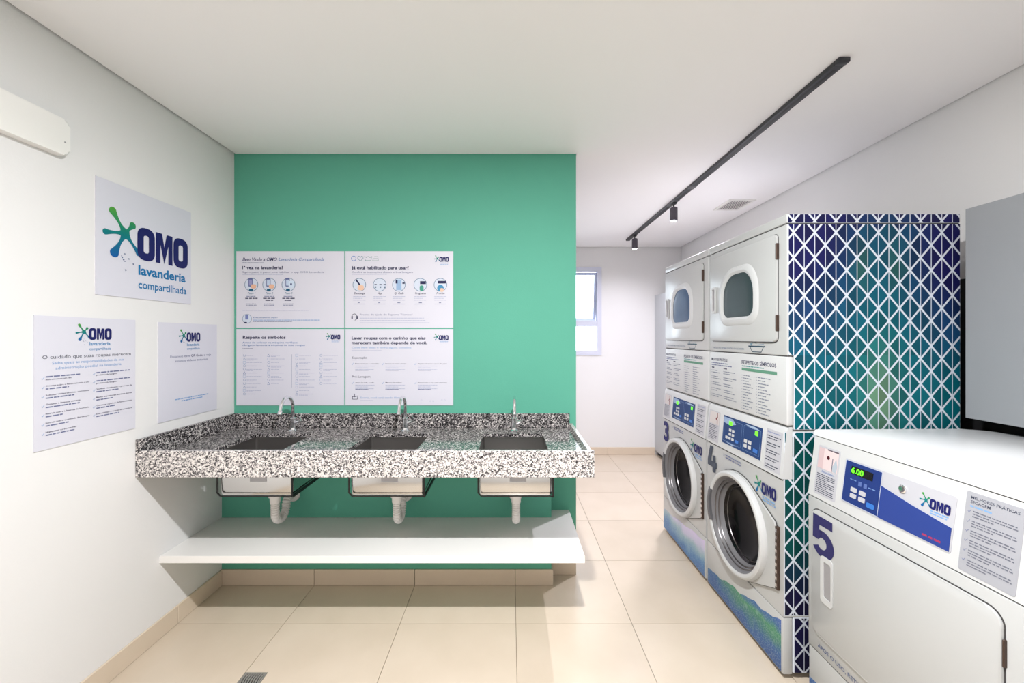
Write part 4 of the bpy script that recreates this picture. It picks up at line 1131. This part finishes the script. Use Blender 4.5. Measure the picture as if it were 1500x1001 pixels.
# exhaust ducts behind the stack
def duct(y, label):
    t = thing('exhaust_duct', label, 'duct', (XB, y, 1.80), 'exhaust ducts behind the stacked dryers')
    p = [(XB, y, 1.80), (XB + 0.03, y, 1.80)]
    for i in range(1, 25):
        a = PI / 2 * i / 24; p.append((XB + 0.03 + 0.09 * math.sin(a), y, 1.80 - 0.09 + 0.09 * math.cos(a)))
    for i in range(1, 60): p.append((XB + 0.12, y, 1.71 - i * 0.02))
    MB().tube(p, [0.05 + 0.004 * (i % 2) for i in range(len(p))], 16).build('flexible_hose', M_DUCT, t)
    MB().lathe([(0.058, 0.0), (0.058, 0.014), (0.052, 0.016)], (XB, y, 1.80), (1, 0, 0), 20, True, True).build('collar', M_DUCT, t)
duct(1.95, 'dark ribbed exhaust duct behind the patterned dryer')

# ---------------- single dryer marked 5
def big_dryer():
    y0, y1 = 0.945, 1.705; XF = 1.238; XK = 1.975; w = y1 - y0
    t = thing('single_dryer', 'white waist-high dryer marked 5 with plain solid door', 'dryer', ((XF + XK) / 2, (y0 + y1) / 2, 0))
    for dx in (XF + 0.06, XK - 0.06):
        for dy in (y0 + 0.06, y1 - 0.06):
            MB().lathe([(0.022, 0.0), (0.02, 0.012), (0.01, 0.016), (0.01, 0.03)], (dx, dy, 0.0), (0, 0, 1), 14, True, True).build('foot', M_BLACK, t)
    MB().box(XF, XK, y0, y1, 0.212, 0.829, 0.005, 2).build('cabinet', M_WHITE, t)
    MB().box(XF + 0.003, XK, y0, y1, 0.026, 0.208, 0.005, 2).build('base_panel', M_WHITE, t)
    MB().box(XF + 0.006, XK - 0.004, y0 + 0.003, y1 - 0.003, 0.20, 0.22).build('base_seam', M_SEAM, t, smooth=False)
    # console, leaning back
    zb, zt = 0.833, 1.072; xb, xt = XF, XF + 0.030
    prof = [(xb, zb), (xt, zt), (XK, zt), (XK, zb)]
    m = MB(); m.rings([[Vector((x, yy, z)) for x, z in prof] for yy in (y0, y1)]); m.build('console', M_WHITE2, t, smooth=False)
    MB().box(XF + 0.005, XK - 0.004, y0 + 0.003, y1 - 0.003, zb - 0.008, zb + 0.004).build('console_seam', M_SEAM, t, smooth=False)
    MB().box(xt + 0.004, XK - 0.004, y0 + 0.003, y1 - 0.003, zt - 0.004, zt + 0.008).build('lid_seam', M_SEAM, t, smooth=False)
    # lid with rounded rear corners
    F = Frame((0, 0, zt + 0.0035), (1, 0, 0), (0, 1, 0))
    out = [(xt - 0.003, y0 - 0.002), (XK, y0 - 0.002)]
    r = 0.10
    out += [(XK, y1 + 0.002 - r)] + [(XK - r + r * math.cos(a), y1 + 0.002 - r + r * math.sin(a)) for a in [PI / 2 * i / 8 for i in range(1, 9)]] + [(xt - 0.003, y1 + 0.002)]
    MB().prism(F, out, 0.0, 1.1 - zt - 0.0035, 0.010, 3).build('lid', mat('lit_white_enamel', rgb(226, 227, 228), 0.25), t)  # same enamel as the cabinet, strong light from above put into the colour
    Ff = Frame((XF, y1, 0), (0, -1, 0), (0, 0, 1))
    Fc = Frame((xb, y1, zb), (0, -1, 0), (xt - xb, 0, zt - zb))
    # control panel
    pu0, pu1, pv0, pv1 = 0.168, 0.545, 0.040, 0.193
    MB().prism(Fc, rrect(pu0 - 0.004, pu1 + 0.004, pv0 - 0.004, pv1 + 0.004, 0.007, 3), 0, 0.0015).build('panel_bezel', M_STICK, t, smooth=False)
    P = Print(Fc, 0.0021); k = 'control_panel'
    P.rect(k, pu0, pu0 + 0.150, pv0, pv1, rgb(28, 50, 112), 0.0004)
    P.line(k, [(pu0 + .001, pv0 + .001), (pu0 + .150, pv0 + .001), (pu0 + .150, pv1 - .001), (pu0 + .001, pv1 - .001), (pu0 + .001, pv0 + .001)], 0.0016, rgb(190, 200, 220), 0.0007)
    P.poly(k, [(pu0 + 0.151, pv0), (pu1, pv0), (pu1, pv0 + 0.068), (pu0 + 0.26, pv0 + 0.086), (pu0 + 0.20, pv0 + 0.098), (pu0 + 0.151, pv0 + 0.108)], rgb(42, 62, 132), 0.0004)
    P.line(k, [(pu0 + 0.151, pv0 + 0.108), (pu0 + 0.20, pv0 + 0.098), (pu0 + 0.26, pv0 + 0.086), (pu1, pv0 + 0.068)], 0.001, rgb(190, 198, 220), 0.0006)
    P.greek(k, pu0 + 0.30, pv0 + 0.012, 0.055, 0.006, rgb(150, 50, 90), 4, 0.0008)
    P.greek(k, pu0 + 0.028, pv1 - 0.066, 0.03, 0.003, rgb(110, 140, 190), 4, 0.0008); P.greek(k, pu0 + 0.105, pv1 - 0.072, 0.03, 0.003, rgb(110, 140, 190), 5, 0.0008)
    for q in (0.064, 0.086): P.rect(k, pu0 + q, pu0 + q + 0.013, pv1 - 0.078, pv1 - 0.062, rgb(84, 104, 160), 0.0008)
    logo(P, pu1 - 0.066, pv1 - 0.055, 0.058, sub=False, detail=False)
    P.greek('logo_caption', pu1 - 0.063, pv1 - 0.063, 0.052, 0.004, SKY, 1); P.greek('logo_caption', pu1 - 0.063, pv1 - 0.070, 0.052, 0.0035, SKY, 2)
    P.build(t)
    for c_ in range(2):
        for r_ in range(2):
            MB().prism(Fc, rrect(pu0 + 0.036 + c_ * 0.036, pu0 + 0.062 + c_ * 0.036, pv0 + 0.024 + r_ * 0.022, pv0 + 0.040 + r_ * 0.022, 0.003, 2), 0.002, 0.0042).build('button', M_STICK, t, smooth=False)
    MB().prism(Fc, rrect(pu0 + 0.106, pu0 + 0.136, pv0 + 0.016, pv0 + 0.033, 0.004, 3), 0.002, 0.0042).build('button', M_BTN, t, smooth=False, label='blue start button')
    MB().prism(Fc, rrect(pu0 + 0.028, pu0 + 0.118, pv1 - 0.044, pv1 - 0.016, 0.002, 2), 0.002, 0.0034).build('display_window', M_LEDBK, t, smooth=False)
    vs, fs, tw = glyphs('6.00', 0.02, 3); me = bpy.data.meshes.new('digits'); h = 0.020
    me.from_pydata([tuple(Fc.p(pu0 + 0.030 + x * 0.050 / tw, pv1 - 0.040 + y * h / CAPH, 0.0039) - ORG[t.name]) for x, y in vs], [], fs)
    me.materials.append(mat('green_led_digit', rgb(90, 255, 30), 0.5, emit=rgb(90, 255, 30), estr=1.2)); o = bpy.data.objects.new('digits', me); C.objects.link(o); o.parent = t; o['label'] = 'glowing green digits'
    kl = Fc.p(pu0 + 0.225, pv1 - 0.030, 0.0015)
    MB().lathe([(0.013, 0.0), (0.013, 0.003), (0.010, 0.005)], kl, Fc.n, 20, True, True).build('key_lock', M_CHROME, t)
    MB().prism(Fc, circ(pu0 + 0.222, pv1 - 0.030, 0.006, 12), 0.006, 0.0072).build('key_core', mat('green_key_core', rgb(60, 104, 84), 0.4), t, smooth=False)
    # stickers
    MB().prism(Fc, rrect(0.028, 0.138, 0.016, 0.212, 0.006, 3), 0, 0.0008).build('photo_sticker', M_STICK, t, smooth=False)
    P = Print(Fc, 0.0013); k = 'sticker_photo'
    P.rect(k, 0.034, 0.132, 0.122, 0.204, rgb(216, 196, 196)); P.rect(k, 0.034, 0.060, 0.122, 0.204, rgb(200, 176, 178), 0.0003); P.rect(k, 0.104, 0.108, 0.122, 0.175, rgb(110, 110, 125), 0.0004)
    P.poly(k, circ(0.084, 0.172, 0.0075, 14), rgb(70, 14, 24), 0.0005); P.poly(k, [(0.108, 0.145), (0.122, 0.178), (0.131, 0.150), (0.128, 0.124), (0.110, 0.124)], rgb(170, 180, 190), 0.0003)
    P.greek('sticker_text', 0.076, 0.200, 0.055, 0.005, INK, 2)
    P.text('sticker_text', 'Dicas uso da lavadora', 0.058, 0.108, 0.009, rgb(80, 116, 180), w=0.062, shear=0.25)
    for i in range(11): P.greek('sticker_text', 0.036, 0.097 - i * 0.0072, 0.092 * (0.6 if i % 4 == 3 else 1), 0.0032, DKGREY, i)
    P.build(t)
    MB().prism(Fc, rrect(0.570, 0.700, 0.008, 0.226, 0.006, 3), 0, 0.0008).build('text_sticker', mat('grey_sticker', rgb(160, 161, 167), 0.4), t, smooth=False)
    P = Print(Fc, 0.0013)
    P.text('sticker_text', 'MELHORES PRÁTICAS', 0.582, 0.208, 0.0078, DKGREY, w=0.108, bold=0.01); P.text('sticker_text', 'SECAGEM', 0.582, 0.196, 0.0078, DKGREY, w=0.046, bold=0.01)
    P.greek('sticker_text', 0.582, 0.186, 0.05, 0.004, SKY, 1)
    for i in range(6):
        z = 0.174 - i * 0.0265
        checkmark(P, 'sticker_text', 0.578, z - 0.004, 0.007, GREYI)
        for q in range(3): P.greek('sticker_text', 0.590, z - q * 0.0068, (0.098, 0.1, 0.05)[q], 0.003, rgb(110, 112, 124), i * 3 + q)
    P.build(t)
    # door
    u0, u1, v0, v1 = 0.025, 0.678, 0.290, 0.788
    MB().prism(Ff, rrect(u0 - 0.003, u1 + 0.0035, v0 - 0.004, v1 + 0.004, 0.040, 7), -0.001, 0.0008).build('door_gap', M_SEAM, t, smooth=False)
    dd = MB().prism(Ff, rrect(u0, u1, v0, v1, 0.038, 7), 0, 0.008, 0.004, 2).build('door', M_WHITE, t)
    MB().ringprism(Ff, rrect(0.082, 0.142, 0.438, 0.622, 0.014, 4), rrect(0.098, 0.134, 0.462, 0.602, 0.008, 4), 0.0075, 0.0115).build('handle_frame', M_WHITE2, dd)
    MB().prism(Ff, rrect(0.098, 0.134, 0.462, 0.602, 0.008, 4), 0.0075, 0.0088).build('handle_recess', M_HANDLE, dd, smooth=False)
    for z in (0.36, 0.655):
        MB().box(XF - 0.009, XF + 0.002, y1 - u1 - 0.006, y1 - u1 - 0.001, z, z + 0.07, 0.002, 1).build('hinge', M_HINGE, t)
    P = Print(Ff, 0.0088); a, b, h = 0.034, 0.148, 0.158; z0 = 0.612
    # the numeral, heavy
    q = [(0.06, 1.0), (0.93, 1.0), (0.93, 0.78), (0.34, 0.78), (0.33, 0.66)]
    bowl_o = [(0.50 + 0.50 * math.cos(t_), 0.33 + 0.335 * math.sin(t_)) for t_ in [math.radians(100 - i * 12) for i in range(22)]]
    bowl_i = [(0.47 + 0.20 * math.cos(t_), 0.34 + 0.145 * math.sin(t_)) for t_ in [math.radians(105 - i * 12) for i in range(22)]]
    vs = [(a + (b - a) * x, z0 + h * y) for x, y in bowl_o + bowl_i]
    P.mesh('number', vs, [(i, i + 1, 22 + i + 1, 22 + i) for i in range(21)], rgb(44, 42, 92))
    P.poly('number', [(a + (b - a) * x, z0 + h * y) for x, y in [(0.06, 1.0), (0.04, 0.40), (0.30, 0.40), (0.42, 0.485), (0.45, 0.66), (0.34, 0.655), (0.35, 0.78), (0.93, 0.78), (0.93, 1.0)]], rgb(44, 42, 92))
    P.build(t)
    P = Print(Ff); P.text('care_text', 'APÓS O USO, RETIRAR O FILTRO DA SECADORA', 0.055, 0.236, 0.016, rgb(66, 84, 130), w=0.50, bold=0.006); P.build(t)
    MB().prism(Ff, [(0.004, 0.03), (w - 0.004, 0.03), (w - 0.004, 0.14), (0.004, 0.075)], -0.005, -0.0022).build('printed_art', ART4, t, smooth=False)
big_dryer()

# ------------------------------------------------------------------ furniture at the walls
t = thing('tall_cabinet', 'tall pale grey cabinet standing in the corner by the window wall', 'cabinet', (2.0, 4.7, 0))
MB().box(1.842, XR - 0.001, 4.20, YF - 0.001, 0.05, 2.02, 0.003, 1).build('body', M_GREY, t)
MB().box(1.862, XR - 0.001, 4.21, YF - 0.001, 0.0, 0.05).build('plinth', M_SEAM, t, smooth=False)
F = Frame((1.842, YF, 0), (0, -1, 0), (0, 0, 1))
for u0 in (0.004, 0.497): MB().prism(F, [(u0, 0.055), (u0 + 0.489, 0.055), (u0 + 0.489, 2.015), (u0, 2.015)], 0.001, 0.017, 0.0015, 1).build('door', M_GREY, t)

t = thing('wall_cabinet', 'plain grey wall cabinet hung above the dryer marked 5', 'cabinet', (2.0, 1.2, 1.145))
MB().box(1.915, XR - 0.021, 0.55, 1.712, 1.145, 2.018, 0.002, 1).build('body', M_CAB, t)
F = Frame((1.915, 1.712, 0), (0, -1, 0), (0, 0, 1))
MB().prism(F, [(0.001, 1.146), (0.78, 1.146), (0.78, 2.017), (0.001, 2.017)], 0.001, 0.016, 0.0015, 1).build('door', M_CAB, t)
MB().prism(F, [(0.784, 1.146), (1.160, 1.146), (1.160, 2.017), (0.784, 2.017)], 0.001, 0.016, 0.0015, 1).build('door', M_CAB, t)
o = MB().box(XR - 0.018, XR - 0.0005, 0.40, 2.40, 0.12, 1.76, 0.002, 1).build('shade_board', M_SHADEBLACK, origin=(XR, 1.2, 0.12))  # added black sheet, paints the shade on the wall behind the machines
tag(o, 'black sheet standing in for shade on the wall behind the grey cabinet', 'board')
